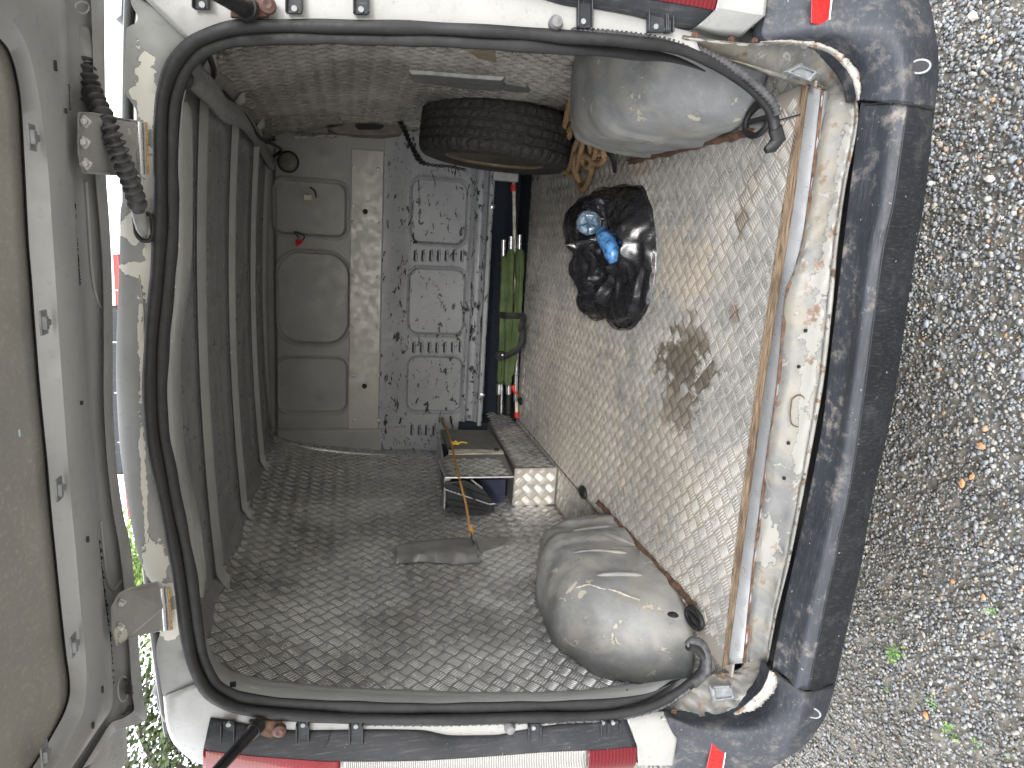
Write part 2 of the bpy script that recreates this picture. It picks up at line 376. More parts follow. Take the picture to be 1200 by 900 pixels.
# black bumper plastic: faded, dusty and scuffed
def plastic(key, base=(.018, .020, .025), scuff=.5, sv=(3, 60, 60), dust=.35):
    t = NT(key); ob = t.c()
    sc = t.noise(5, 7, t.mp(ob, sv), .7); fine = t.noise(260, 4); big = t.noise(4, 6); med = t.noise(26, 7, rough=.7)
    c = t.mix(t.mr(big, .3, .7), base, tuple(x*1.9 for x in base))
    c = t.mix(t.mul(t.mr(sc, .50, .72), scuff), c, (.14, .14, .145))
    c = t.mix(t.mul(t.mul(t.mr(med, .48, .68), t.mr(big, .4, .6)), dust), c, (.22, .20, .175))
    c = t.mix(t.mul(t.mr(t.noise(60, 6, rough=.75), .66, .69), .6), c, (.5, .48, .44))
    M[key] = t.out(c, t.mr(med, .3, .7, .42, .66), 0, t.bump(t.add(fine, t.mul(sc, .6)), .25, .0012), Specular_IOR_Level=.3)
plastic('bumper_top', dust=.95, scuff=.28); plastic('bumper_face', (.008, .009, .011), scuff=.2, sv=(70, 70, 2.5), dust=.1); plastic('bumper_corner', scuff=.3, dust=.4, sv=(10, 30, 30))
plastic('trim_black', (.018, .019, .022), .35, (40, 40, 3), .12)
chipped('corner_chip', (.03, .032, .036), (.75, .74, .69), 24, .52, .45, edge=False)
# tyre
t = NT('tyre'); n = t.noise(70, 5); M['tyre'] = t.out(t.mix(t.mr(n, .3, .7), (.018, .017, .016), (.05, .046, .042)), .75, 0, t.bump(n, .4, .002))
# rope
t = NT('rope'); n = t.noise(160, 5); n2 = t.noise(12, 3)
M['rope'] = t.out(t.mix(t.mr(n, .3, .7), t.mix(n2, (.13, .07, .03), (.2, .12, .06)), t.mix(n2, (.38, .23, .11), (.5, .34, .18))), .9, 0, t.bump(n, .8, .002))
# bag
t = NT('bag_plastic'); n = t.noise(22, 6, rough=.6, dist=1.0); n2 = t.noise(60, 4)
v1 = t.vor(9, t.mp(t.c(), (.7, 2.2, 1)), 'SMOOTH_F1'); v2 = t.vor(24, t.mp(t.c(), (.8, 1.6, 1)), 'SMOOTH_F1')
M['bag_plastic'] = t.out((.009, .009, .011), t.mr(n2, .3, .7, .20, .36), 0, t.bump(t.add(t.add(v1, t.mul(v2, .22)), t.mul(n, .06)), .6, .03), Specular_IOR_Level=.8)
# green canvas
t = NT('canvas'); n = t.noise(500, 3); n2 = t.noise(9, 4)
M['canvas'] = t.out(t.mix(t.mr(n2, .3, .7), (.055, .085, .028), (.10, .14, .055)), .9, 0, t.bump(n, .4, .001))
# tailgate panel: grey brown, mottled
t = NT('tailgate_panel'); n = t.noise(5, 7); n2 = t.noise(120, 5, rough=.7); n3 = t.noise(1.6, 3, t.mp(t.c(), (1, 1, 1)))
cc = t.mix(t.mr(n3, .35, .62), (.285, .285, .28), (.35, .335, .30)); cc = t.mix(t.mul(t.mr(n2, .48, .72), .55), cc, (.52, .50, .45)); cc = t.mix(t.mul(t.mr(n, .45, .7), .5), cc, (.27, .27, .26))
M['tailgate_panel'] = t.out(cc, t.mr(n, .3, .7, .4, .6), .1, t.bump(n2, .15, .001))
# gravel stones: colour per stone
t = NT('gravel_stone'); g = t.t.nodes.new('ShaderNodeNewGeometry'); ri = g.outputs['Random Per Island']
rp = t.t.nodes.new('ShaderNodeValToRGB'); t.t.links.new(ri, rp.inputs['Fac']); el = rp.color_ramp.elements
rp.color_ramp.interpolation = 'CONSTANT'
stops = [(0, (.09, .095, .10)), (.12, (.16, .175, .19)), (.28, (.23, .245, .265)), (.44, (.28, .29, .30)), (.56, (.22, .225, .225)), (.66, (.37, .37, .355)), (.76, (.15, .145, .135)), (.84, (.36, .32, .25)), (.91, (.44, .43, .395)), (.955, (.42, .26, .15)), (.975, (.30, .33, .38))]
el[0].position = 0; el[0].color = stops[0][1]+(1,); el[1].position = stops[1][0]; el[1].color = stops[1][1]+(1,)
for p_, c_ in stops[2:]:
    e_ = el.new(p_); e_.color = c_+(1,)
n = t.noise(140, 4); px_ = t.sep(g.outputs['Position'])
wet = t.mr(t.add(t.noise(1.7, 4, g.outputs['Position']), t.mul(t.m_('SUBTRACT', px_[0], -.15), -.15)), .50, .62)
c = t.mix(t.mr(n, .3, .7), rp.outputs['Color'], t.mix(.35, rp.outputs['Color'], (.1, .09, .08)))
c = t.mix(t.mul(wet, .5), c, t.mix(.7, c, (.075, .065, .048)))
M['gravel_stone'] = t.out(c, t.mr(wet, 0, 1, .62, .35), 0, t.bump(n, .3, .002))
simple('soil', (.15, .138, .115), .9, 0, 30, .5, .6, .01)
simple('stone_orange', (.50, .22, .09), .7, 0, 60, .3); simple('stone_pale', (.52, .50, .45), .7, 0, 60, .2); simple('stone_grey', (.30, .31, .32), .7, 0, 60, .2)
simple('weed', (.13, .30, .04), .6, 0, 60, .4)
simple('leaf', (.05, .075, .025), .6, 0, 6, .5); simple('leaf_light', (.20, .30, .07), .6, 0, 6, .4); simple('bark', (.07, .055, .042), .9, 0, 12, .4, .8, .02)
simple('wire', (.2, .2, .21), .6)

# ================================================================== THE VAN
van = root('van', 'white panel van seen from behind with its rear hatch open and worn cargo bay', 'van', (0, 1.2, -.6))

# ---- outer skin: sides, roof, front, under floor
prof = [(.80, -.42), (.93, -.40), (.955, -.1), (.955, .35), (.935, .8), (.91, 1.15), (.87, 1.33), (.79, 1.415), (.35, 1.435), (0, 1.44)]
prof = prof + [(-a, b) for a, b in prof[-2::-1]]
P = rs(np.array(prof), 60)
ys = [.07, .3, .8, 1.4, 2.0, 2.6, 3.2]
lanes = []
for y in ys:
    dz = {.07: .085, .3: .012}.get(y, 0); k = {.07: .085, .3: .012}.get(y, 0); kb = {.07: .14, .3: .07, .8: .0}.get(y, 0)
    lanes.append(np.array([(x*(1-k*min(1, max(0, (z-.9)/.4)))*(1-kb*min(1, max(0, (.25-z)/.3))), y, z-dz*min(1, max(0, (z-1.0)/.25))+kb*1.3*min(1, max(0, (.2-z)/.3))) for x, z in P]))
sheet('body_shell', lanes, M['white_body'], van, .004)
m = MB(); m.box((0, 3.2, .5), (1.88, .02, 1.8)); m.box((0, 1.7, -.10), (1.75, 3.0, .03)); m.build('front_closure', M['carpet_dark'], van)

# ---- floor of treadplate (raised sheet) and the strips beside it
m = MB()
m.add([at(939, 100, 'z', 0), at(846, 783, 'z', 0), (-.69, .3, 0), (-.69, .95, 0), (-.69, 1.5, 0), (-.69, 2.36, 0), (.69, 2.36, 0), (.69, .95, 0), (.69, .33, 0)], [(0, 8, 7, 6, 5, 4, 3, 2, 1)])
m.build('floor_plate', M['floor_tread'], van, uv='xy', solid=.006)
for s in (-1, 1):
    m = MB(); m.add([(s*.693, .02, -.008), (s*.92, .02, -.008), (s*.92, 2.4, -.008), (s*.693, 2.4, -.008)], [(0, 1, 2, 3) if s > 0 else (3, 2, 1, 0)])
    m.build('floor_strip', M['floor_tread'], van, uv='xy', solid=.006)
m = MB(); m.box((0, 1.2, -.04), (1.8, 2.3, .03)); m.build('under_floor', M['carpet_dark'], van)

# ---- side linings: treadplate on walls that lean inward a little
WL, WT = .875, .0958
def wallx(z): return .882 - .125*(max(0., min(z, 1.42))/1.40)**4.5
NLn = (1, 0, -WT); NL0 = -(WL + WT*.2)     # plane x - WT z = -(WL+.2WT)  (left)
def atside(px, py, s, off):
    z = .7
    for _ in range(12):
        p = at(px, py, 'x', s*(wallx(z)-off)); z = .5*z+.5*min(1.4, max(0, p[2]))
    return p
def atL(px, py, off=0.): return atside(px, py, -1, off)
def atR(px, py, off=0.): return atside(px, py, 1, off)
edge_px = [(238, 712), (240, 745), (247, 770), (262, 788), (290, 797), (340, 805), (420, 811), (520, 815), (620, 816), (700, 812), (780, 798), (800, 795)]
E2 = rs(np.array(edge_px, float), 60)
Lr = np.array([atL(a, b) for a, b in E2]); Lr[:, 2] = np.clip(Lr[:, 2], -.005, 1.40)
def wall_lanes(R, s):
    out = []
    for k in range(14):
        t = k/13
        out.append(np.array([(s*-wallx(p[2])*-1 if False else s*wallx(p[2]), p[1]*(1-t)+2.42*t, p[2]) for p in R]))
    return out
zz = np.r_[1.40, Lr[1:-1, 2], -.005]
Rl = Lr.copy(); Rl[:, 2] = np.minimum.accumulate(Rl[:, 2]); Rl[0, 2] = 1.40; Rl[-1, 2] = -.006; Rl = rs(Rl, 60, False)
sheet('side_lining', wall_lanes(Rl, -1), M['wall_tread'], van, .003, False, uv='yz')
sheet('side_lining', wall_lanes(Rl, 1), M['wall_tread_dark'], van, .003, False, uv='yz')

# ---- headlining: pressed roof sheet with ribs, cant rails and roof bows
xs = np.linspace(-.80, .80, 130); yy = np.linspace(.10, 2.42, 180)
XX, YY = np.meshgrid(xs, yy)
def rrect(x, y, cx, cy_, hx, hy, r):
    qx = np.abs(x-cx)-hx+r; qy = np.abs(y-cy_)-hy+r
    return np.minimum(np.maximum(qx, qy), 0)+np.hypot(np.maximum(qx, 0), np.maximum(qy, 0))-r
def sst(x, a, b):
    t = np.clip((x-a)/(b-a), 0, 1); return t*t*(3-2*t)
bows = [.30, .76, 1.30, 1.88, 2.34]
H = np.zeros_like(XX)
for i in range(4):
    yc = (bows[i]+bows[i+1])/2; hy = (bows[i+1]-bows[i])/2-.10
    for cx, hx in ((-.36, .28), (.36, .28)):
        d = rrect(XX, YY, cx, yc, hx, hy, .05); H += -.010*(1-sst(d, -.02, .0))
        d2 = rrect(XX, YY, cx, yc, hx-.05, hy-.06, .03); H += .006*(1-sst(d2, -.015, .0))
    for yb_ in (yc-hy-.02, yc+hy*.35): H += .007*np.exp(-((YY-yb_)/.012)**2)*(np.abs(XX) < .68)
ZZ = 1.392 - .035*(XX/.8)**2 - H
sheet('roof_panel', np.dstack([XX, YY, ZZ]), M['inner_grey'], van, .002)
def bow(y, wid, drop, mat, x0=.70, foot=True):
    m = MB(); sec = [(-wid*.9, .004), (-wid*.5, -.004), (-wid*.45, -drop), (wid*.4, -drop), (wid*.5, -.004), (wid*.9, .004)]
    XS = np.r_[-wallx(1.30)+.012, -wallx(1.34)+.012, -x0-.035, -x0-.015, -x0, np.linspace(-x0+.03, x0-.03, 18), x0, x0+.015, x0+.035, wallx(1.34)-.012, wallx(1.30)-.012]
    G = []
    for j, x in enumerate(XS):
        e = max(0, abs(x)-x0)/.09
        n_ = len(XS)-1
        base = 1.392-.035*(x/.8)**2
        zc = base if 2 < j < n_-2 else {0: 1.318, 1: 1.335, 2: 1.352, n_: 1.318, n_-1: 1.335, n_-2: 1.352}[j]
        fl = 1+.9*sst(np.array(e), 0, 1)*foot
        nx = 0 if 2 < j < n_-2 else -np.sign(x)
        row = []
        for a, b in sec:
            if nx == 0: row.append((x, y+a*(1+.25*max(0, fl-1)), zc+b))
            else: row.append((x + nx*(-b)*1.0, y+a*fl*.9, zc + (b if j in (2, n_-2) else 0)))
        G.append(row)
    m.grid(np.array(G)); return m.build('roof_bow', mat, van, True, solid=.002, off=0)
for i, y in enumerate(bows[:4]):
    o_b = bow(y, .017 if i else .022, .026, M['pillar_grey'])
    MB().grid(np.array([[(x, y+a, 1.386-.035*(x/.8)**2) for x in np.linspace(-.74, .74, 24)] for a in (-.040, -.024)])).build('bow_shade_strip', M['rubber_grey'], o_b, solid=.002)  # shaded gap beside each bow, put in as a dark strip
# cant rails along the top corners
for s in (-1, 1):
    lanes = []
    for (dx, z) in ((0.0, 1.335), (.010, 1.34), (.016, 1.352), (.030, 1.362), (.050, 1.368), (.075, 1.370), (.080, 1.380)):
        L = []
        for y in np.linspace(.10, 2.40, 40):
            wv = .006*math.sin(y*22) if dx < .02 else 0
            L.append((s*(wallx(z)-dx), y, z+wv))
        lanes.append(np.array(L))
    sheet('cant_rail', lanes, M['inner_grey'], van, .002)
# black wiring clipped along the right cant rail
Pw = rs(np.array([(.70, .35, 1.27), (.71, .6, 1.30), (.69, .75, 1.33), (.70, 1.2, 1.31), (.69, 1.7, 1.32), (.70, 2.2, 1.28), (.68, 2.36, 1.33)]), 60)
MB().tube(Pw, .007, 8).build('roof_wiring', M['rubber'], van, True)
P = [at(262, 108, 'y', .75), at(275, 122, 'y', 1.1), at(290, 135, 'y', 1.5), at(300, 150, 'y', 1.8), at(312, 168, 'y', 2.2)]
MB().tube(rs(np.array(P), 30), .006, 8).build('roof_wiring', M['rubber'], van, True)

CELL = .040
def tread_bars(name, uvrange, place, keep, uv, mat, parent):
    """raised bars of five bar plate: square cells set at 45 degrees, bar direction alternating"""
    (u0, u1), (v0, v1) = uvrange; k = 1/(CELL*math.sqrt(2))
    a0, a1 = int((u0+v0)*k)-2, int((u1+v1)*k)+2; b0, b1 = int((u0-v1)*k)-2, int((u1-v0)*k)+2
    A, B = np.meshgrid(np.arange(a0, a1), np.arange(b0, b1)); A = A.ravel(); B = B.ravel()
    out = []
    for par in (0, 1):
        sel = (np.abs(A+B) % 2) == par; a, b = A[sel]+.5, B[sel]+.5
        for i in range(5):
            o_ = (i-2)*.199
            ca, cb2 = (a+o_, b) if par else (a, b+o_)
            L = .468-.012*abs(i-2); w_ = .072
            # bar axis along b when par else along a
            loc = [(-L, 0, 0), (-L*.62, w_, 0), (L*.62, w_, 0), (L, 0, 0), (L*.62, -w_, 0), (-L*.62, -w_, 0), (-L*.66, 0, 1), (L*.66, 0, 1)]
            for_ = []
            for (l, m_, h) in loc:
                pa, pb = (ca+m_, cb2+l) if par else (ca+l, cb2+m_)
                for_.append(np.stack([(pa+pb)/2/k, (pa-pb)/2/k, np.full(len(pa), h*.0027)], -1))
            out.append(np.stack(for_, 1))
    P = np.concatenate(out); c = P.mean(1); P = P[keep(c[:, 0], c[:, 1])]
    n = len(P); W = place(P[..., 0], P[..., 1], P[..., 2]).reshape(-1, 3)
    fc = np.array([(0, 1, 6, 6), (1, 2, 7, 6), (2, 3, 7, 7), (3, 4, 7, 7), (4, 5, 6, 7), (5, 0, 6, 6)])
    tri = np.array([(0, 1, 6), (1, 2, 7), (1, 7, 6), (2, 3, 7), (3, 4, 7), (4, 5, 6), (4, 6, 7), (5, 0, 6)])
    me = bpy.data.meshes.new(name); me.vertices.add(n*8); me.vertices.foreach_set('co', W.ravel())
    fi = (tri[None]+np.arange(n)[:, None, None]*8).reshape(-1)
    me.loops.add(len(fi)); me.loops.foreach_set('vertex_index', fi); me.polygons.add(n*8)
    me.polygons.foreach_set('loop_start', np.arange(n*8)*3); me.polygons.foreach_set('loop_total', np.full(n*8, 3)); me.update(calc_edges=True)
    l = me.uv_layers.new(name='UVMap'); co = W[fi]; i, j = ('xyz'.index(q) for q in uv); l.data.foreach_set('uv', np.c_[co[:, i], co[:, j]].ravel())
    return link(name, me, M[mat+'_bar'], parent, kind='stuff')
fy = np.array([p[1] for p in m_floor]) if 'm_floor' in globals() else None
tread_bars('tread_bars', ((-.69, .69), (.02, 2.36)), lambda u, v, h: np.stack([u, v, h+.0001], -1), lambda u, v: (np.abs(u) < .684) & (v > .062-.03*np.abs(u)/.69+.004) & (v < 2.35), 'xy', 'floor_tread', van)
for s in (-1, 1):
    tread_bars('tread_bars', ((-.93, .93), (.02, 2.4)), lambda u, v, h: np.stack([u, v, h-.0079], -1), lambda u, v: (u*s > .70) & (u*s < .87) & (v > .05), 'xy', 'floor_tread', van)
Ry, Rz = Rl[:, 1], Rl[:, 2]
wxv = np.vectorize(wallx)
def wplace(s): return lambda u, v, h: np.stack([s*(wxv(v)-.0016-h), u, v], -1)
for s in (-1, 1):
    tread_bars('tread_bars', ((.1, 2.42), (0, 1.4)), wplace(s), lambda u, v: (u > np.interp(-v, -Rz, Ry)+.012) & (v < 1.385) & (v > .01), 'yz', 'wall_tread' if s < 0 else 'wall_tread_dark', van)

# ---- D pillar inner flanges (grey strip between lining and seal) with punched holes
seal_px = [(908, 152), (903, 128), (882, 104), (850, 81), (812, 63), (780, 54), (720, 47), (660, 43), (600, 38), (500, 33), (400, 31), (320, 30), (270, 33), (228, 49), (203, 76), (191, 110), (187.5, 150), (187, 260), (184, 320), (181, 350), (177, 390), (175, 440), (175.5, 480), (179, 520), (189, 570), (199, 620), (210, 680), (218, 740), (226, 778), (243, 811), (275, 829), (320, 836), (370, 840), (440, 842.5), (520, 843), (600, 841), (660, 840), (720, 837), (765, 827), (800, 808), (822, 788), (826, 772), (817, 760), (806, 757)]
def offpx(P, d):
    P = np.array(P, float); T = np.gradient(P, axis=0); T /= np.linalg.norm(T, axis=1)[:, None]
    return P + d*np.c_[-T[:, 1], T[:, 0]]
SP = rs(np.array(seal_px, float), 260)
cen = V(500, 440)
Ntest = offpx(SP, 1)-SP
sgn = -1 if ((Ntest*(cen-SP)).sum() < 0) else 1
SIN = lambda d: offpx(SP, sgn*d)            # toward the opening
i0 = int(np.argmin(np.hypot(SP[:, 0]-212, SP[:, 1]-700))); i1 = int(np.argmin(np.hypot(SP[:, 0]-780, SP[:, 1]-823)))
inn = SIN(14)
Q = rs(inn[i0:i1], 30); A = np.array([at(a, b, 'y', .015) for a, b in Q])
for s in (-1, 1):
    a = A.copy(); r = rs(Rl, 30)
    if s > 0: a[:, 0] *= -1; r = r*V(-1, 1, 1)
    else: r = r
    r[:, 0] = s*np.array([wallx(z) for z in r[:, 2]])-s*.004
    mid = a*.5+r*.5; mid[:, 0] -= s*.012
    r2 = r.copy(); r2[:, 1] += .012
    sheet('rear_pillar_flange', [a, mid, r, r2], M['pillar_grey'], van, .002)
for px, py, sx, sy in ((273, 802, 7, 9), (320, 811, 4, 3), (414, 817, 2.2, 2.2), (505, 820, 3.5, 2), (518, 820, 3.5, 2), (595, 818, 3, 2), (683, 815, 3, 2), (714, 812, 3, 2), (735, 809, 3, 2), (228, 662, 2, 4)):
    c = atL(px, py); c2 = at(px, py, 'y', c[1]*.5 if px > 300 else .06)
    k = .0018
    d = CAM-c2; d /= np.linalg.norm(d)
    MB().box(c2+d*.006, (sy*k*.7, .004, sx*k)).build('punched_hole', M['carpet_dark'], van)
# inner side of the rear header: grey strip and the pressed lip behind the seal at the top
hx_ = [(204, 120), (206, 200), (206, 300), (204, 350), (199, 400), (196, 450), (197, 500), (202, 560), (210, 610), (222, 660), (232, 700)]
a = lane(hx_, 40, 'y', .02); b = a.copy(); b[:, 1] = .13; b[:, 2] = np.minimum(b[:, 2]+.035, 1.385)
hb = lane([(219, 120), (220, 200), (219, 300), (215, 345), (207, 400), (205, 450), (207, 500), (213, 560), (224, 605), (232, 650), (238, 700)], 40, 'y', .10)
hb2 = hb.copy(); hb2[:, 1] += .10; hb2[:, 2] += .012
hb3 = hb2.copy(); hb3[:, 1] += .06; hb3[:, 2] = 1.39
sheet('header_inner', [a, a*.5+hb*.5+V(0, 0, -.003), hb, hb2, hb3], M['pillar_grey'], van, .002)

# ---- bulkhead, pressed panels as relief
BY = 2.40
def bk(px, py): p = at(px, py, 'y', BY); return p[0], p[2]
gx = np.linspace(-.93, .90, 420); gz = np.linspace(.195, 1.40, 300)
GX, GZ = np.meshgrid(gx, gz)
Hb = np.zeros_like(GX)
rects = []
for (x0, y0, x1, y1, r, dep) in ((320, 208, 406, 279, .055, .007), (324, 293, 409, 404, .12, .011), (326, 418, 407, 483, .055, .006), (483, 207, 547, 288, .06, .008), (480, 313, 544, 394, .06, .008), (478, 418, 541, 484, .055, .008)):
    xa, za = bk(x0, y0); xb, zb = bk(x1, y1)
    cx, cz, hx, hz = (xa+xb)/2, (za+zb)/2, abs(xa-xb)/2, abs(za-zb)/2
    d = rrect(GX, GZ, cx, cz, hx, hz, r)
    Hb -= dep*1.9*(1-sst(d, -.010, 0))
    Hb += .0075*np.exp(-((d-.004)/.006)**2)
    rects.append((cx, cz, hx, hz))
z447 = bk(447, 350)[1]; z480 = bk(480, 350)[1]
Hb -= .030*(1-sst(GZ, z480-.01, z447))*1.0
Hb += .030*(1-sst(GZ, z480-.12, z480-.10))*0
zr1 = bk(548, 350)[1]; zr2 = bk(572, 350)[1]
Hb += .022*np.exp(-((GZ-(zr1-.012))/.013)**2) + .030*np.exp(-((GZ-(zr2+.035))/.012)**2) + .02*(1-sst(GZ, zr2-.0, zr2+.02))
zt = bk(322, 300)[1]
Hb -= .03*sst(GZ, zt-.012, zt+.01)
# left edge steps forward where the panel meets the side
xl = bk(400, 500)[0]
Hb += .02*(1-sst(GX, xl-.02, xl))*(GZ > z480)
dn = [(331, 215, .02, .006), (395, 212, .03, -.006), (380, 183, .03, .006), (450, 390, .05, -.008), (370, 470, .03, -.005)]
for a_, b_, rr, hh in dn:
    xq, zq = bk(a_, b_); Hb += hh*np.exp(-(((GX-xq)**2+(GZ-zq)**2)/rr**2))
Hb += .0016*np.sin(GX*9+GZ*7)+.0012*np.sin(GX*17-GZ*13)
G = np.dstack([GX, BY-Hb, GZ])
iz = int(np.argmin(abs(gz-z447)))
b_low = sheet('bulkhead_lower', G[:iz+1], M['bulk_chipped'], van, .003)
b_up = sheet('bulkhead_upper', G[iz:], M['bulk_grey'], van, .003)
# bright reinforcing plate with rivets
za, zb = bk(410, 350)[1], bk(446, 350)[1]; xa, xb = bk(430, 526)[0], bk(430, 176)[0]
m = MB(); m.box(((xa+xb)/2, BY-.008, (za+zb)/2), (xb-xa, .006, za-zb)); pl = m.build('reinforcing_plate', M['bulk_alu'], van, bevel=.002)
m0 = None
for px, py in ((414, 195), (414, 240), (414, 260), (414, 323), (414, 382), (443, 198), (444, 262), (443, 324), (443, 382), (414, 440), (443, 440), (415, 492), (443, 492), (428, 248), (427, 452)):
    big = py in (248, 452); x, z = bk(px, py)
    if m0 is None or big:
        mm = MB().lathe([(.0, 0), (.009 if not big else .014, 0), (.008 if not big else .012, -.004), (.003, -.006), (0, -.006)], (0, 0, 0), 'y', 12)
        o = mm.build('rivet' if not big else 'plug', M['dull_metal'] if not big else M['strap_black'], pl, True)
        if not big: m0 = o.data
    else: o = bpy.data.objects.new('rivet', m0); col.objects.link(o); o.parent = pl
    o.location = (x, BY-.011, z)
# louvres
lv = []
for x0, x1, yy_, hh, n in ((488, 543, 300, 17, 7), (486, 541, 408, 15, 7), (484, 510, 506, 20, 4)):
    for i in range(n): lv.append((x0+(x1-x0)*i/(n-1), yy_, hh))
lm_ = None
for px, py, hh in lv:
    x, z = bk(px, py)
    if lm_ is None:
        m = MB(); n = 10; rows = []
        for i in range(n+1):
            t = math.pi*i/n; e = math.sin(t)**.6
            rows.append([(.036*math.cos(t), -.001, -.009*e), (.036*math.cos(t)*.96, -.013*e, -.004*e), (.036*math.cos(t)*.9, -.012*e, .003*e), (.036*math.cos(t), .003, .008*e)])
        m.grid(np.array(rows)); o = m.build('louvre', M['bulk_chipped'], b_low, True, solid=.001); lm_ = o.data
    else: o = bpy.data.objects.new('louvre', lm_); col.objects.link(o); o.parent = b_low; mo = o.modifiers.new('s', 'SOLIDIFY'); mo.thickness = .001
    yb = BY-float(Hb[int(np.argmin(abs(gz-z))), int(np.argmin(abs(gx-x)))])
    o.location = (x, yb-.001, z)
    s2 = bpy.data.objects.new('slot', bpy.data.meshes.get('slot') or None) if bpy.data.meshes.get('slot') else None
    if s2 is None:
        MB().box((0, 0, 0), (.056, .002, .006)).build('slot', M['carpet_dark'], o)
        s2 = bpy.data.objects['slot']
    else: col.objects.link(s2); s2.parent = o
    s2.location = (0, -.0025, .0095)
# upper rim strip, grommet, latch, tiny lights, broken red lamp
x, z = bk(338, 190)
m = MB().lathe([(.052, .0), (.054, -.008), (.046, -.010), (.045, -.002), (.0, -.002)], (x, BY-.006+.0, z), 'y', 28); gr = m.build('grommet', M['rubber'], van, True)
MB().lathe([(0, 0), (.0445, 0), (.04, -.004), (0, -.005)], (x, BY-.0085, z), 'y', 24).build('grommet_cap', simple('olive_cap', (.17, .17, .13), .5), gr, True)
x, z = bk(361, 231)
m = MB(); m.box((x, BY-.012, z), (.030, .008, .042)); m.box((x+.006, BY-.02, z-.004), (.010, .012, .02)); bt = m.build('latch_plate', M['pole_white'], van, bevel=.003)
MB().tube(rs(np.array([(x+.05, BY-.01, z-.01), (x+.03, BY-.015, z-.035), (x, BY-.012, z-.04)]), 12), .004, 6).build('latch_spring', M['black_metal'], bt, True)
x, z = bk(350, 283)
m = MB()
for k in range(7):
    m.box((x+rng.uniform(-.018, .018), BY-.014-rng.uniform(0, .012), z+rng.uniform(-.02, .012)), (.016, .012, .014), taper=.6)
m.build('broken_marker_lamp', M['brake_red'], van)
MB().tube(rs(np.array([(x+.02, BY-.01, z), (x+.05, BY-.02, z+.02), (x+.03, BY-.012, z-.03), (x-.01, BY-.02, z-.01)]), 16), .003, 6).build('loose_wire', M['black_metal'], van, True)
# rim along the bulkhead at the ceiling and down the left side
rim = [(314, 165), (309, 200), (306, 260), (305, 330), (306, 400), (308, 460), (309, 505)]
a = lane([(p[0]-7, p[1]) for p in rim], 30, 'y', 2.36); b = lane([(p[0]+2, p[1]) for p in rim], 30, 'y', 2.37); c = lane([(p[0]+9, p[1]) for p in rim], 30, 'y', 2.395)
sheet('bulkhead_rim', [a, b, c], M['pillar_grey'], van, .003)
fl = [(309, 506), (335, 515), (370, 521), (410, 526), (460, 529), (510, 530)]
a = lane(fl, 30, 'y', 2.37); b = lane([(p[0], p[1]+6) for p in fl], 30, 'y', 2.33)
sheet('bulkhead_flange', [lane([(p[0], p[1]-2) for p in fl], 30, 'y', 2.39), a, b], M['alu_bare'], van, .003)
rm = None
for px, py in ((300, 209), (301, 307), (300, 245), (305, 433), (308, 448), (312, 500), (318, 507), (308, 512), (340, 519), (366, 523), (428, 530)):
    p = at(px, py, 'y', 2.34)
    if rm is None: o = MB().lathe([(0, 0), (.006, 0), (.004, -.004), (0, -.005)], (0, 0, 0), 'y', 8).build('rivet', M['alu_bare'], van, True); rm = o.data
    else: o = bpy.data.objects.new('rivet', rm); col.objects.link(o); o.parent = van
    o.location = Vector(p)-van.location
# right lower end of the bulkhead: stiffener with bolts
for px, py in ((577, 242), (565, 463)):
    p = at(px, py, 'y', 2.35)
    MB().lathe([(.0, 0), (.014, 0), (.014, -.004), (.006, -.008), (0, -.008)], p, 'y', 14).build('bolt_washer', M['alu_bare'], van, True)
m = MB(); a0 = bk(574, 200); a1 = bk(574, 497)
m.box(((a0[0]+a1[0])/2, BY-.03, a0[1]-.006), (abs(a0[0]-a1[0]), .03, .022)); m.build('lower_stiffener', M['bulk_chipped'], van, bevel=.004)
# dark recess under the bulkhead, with a bit of cab carpet
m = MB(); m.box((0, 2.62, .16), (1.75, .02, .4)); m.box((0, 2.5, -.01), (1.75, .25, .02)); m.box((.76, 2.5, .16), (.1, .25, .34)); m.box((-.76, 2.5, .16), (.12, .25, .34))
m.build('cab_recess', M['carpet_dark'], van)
m = MB(); p = at(592, 207, 'y', 2.36); m.box(p, (.05, .05, .14)); p = at(600, 197, 'y', 2.3); m.box(p, (.05, .06, .1)); m.build('floor_bracket', M['dull_metal'], van, bevel=.005)

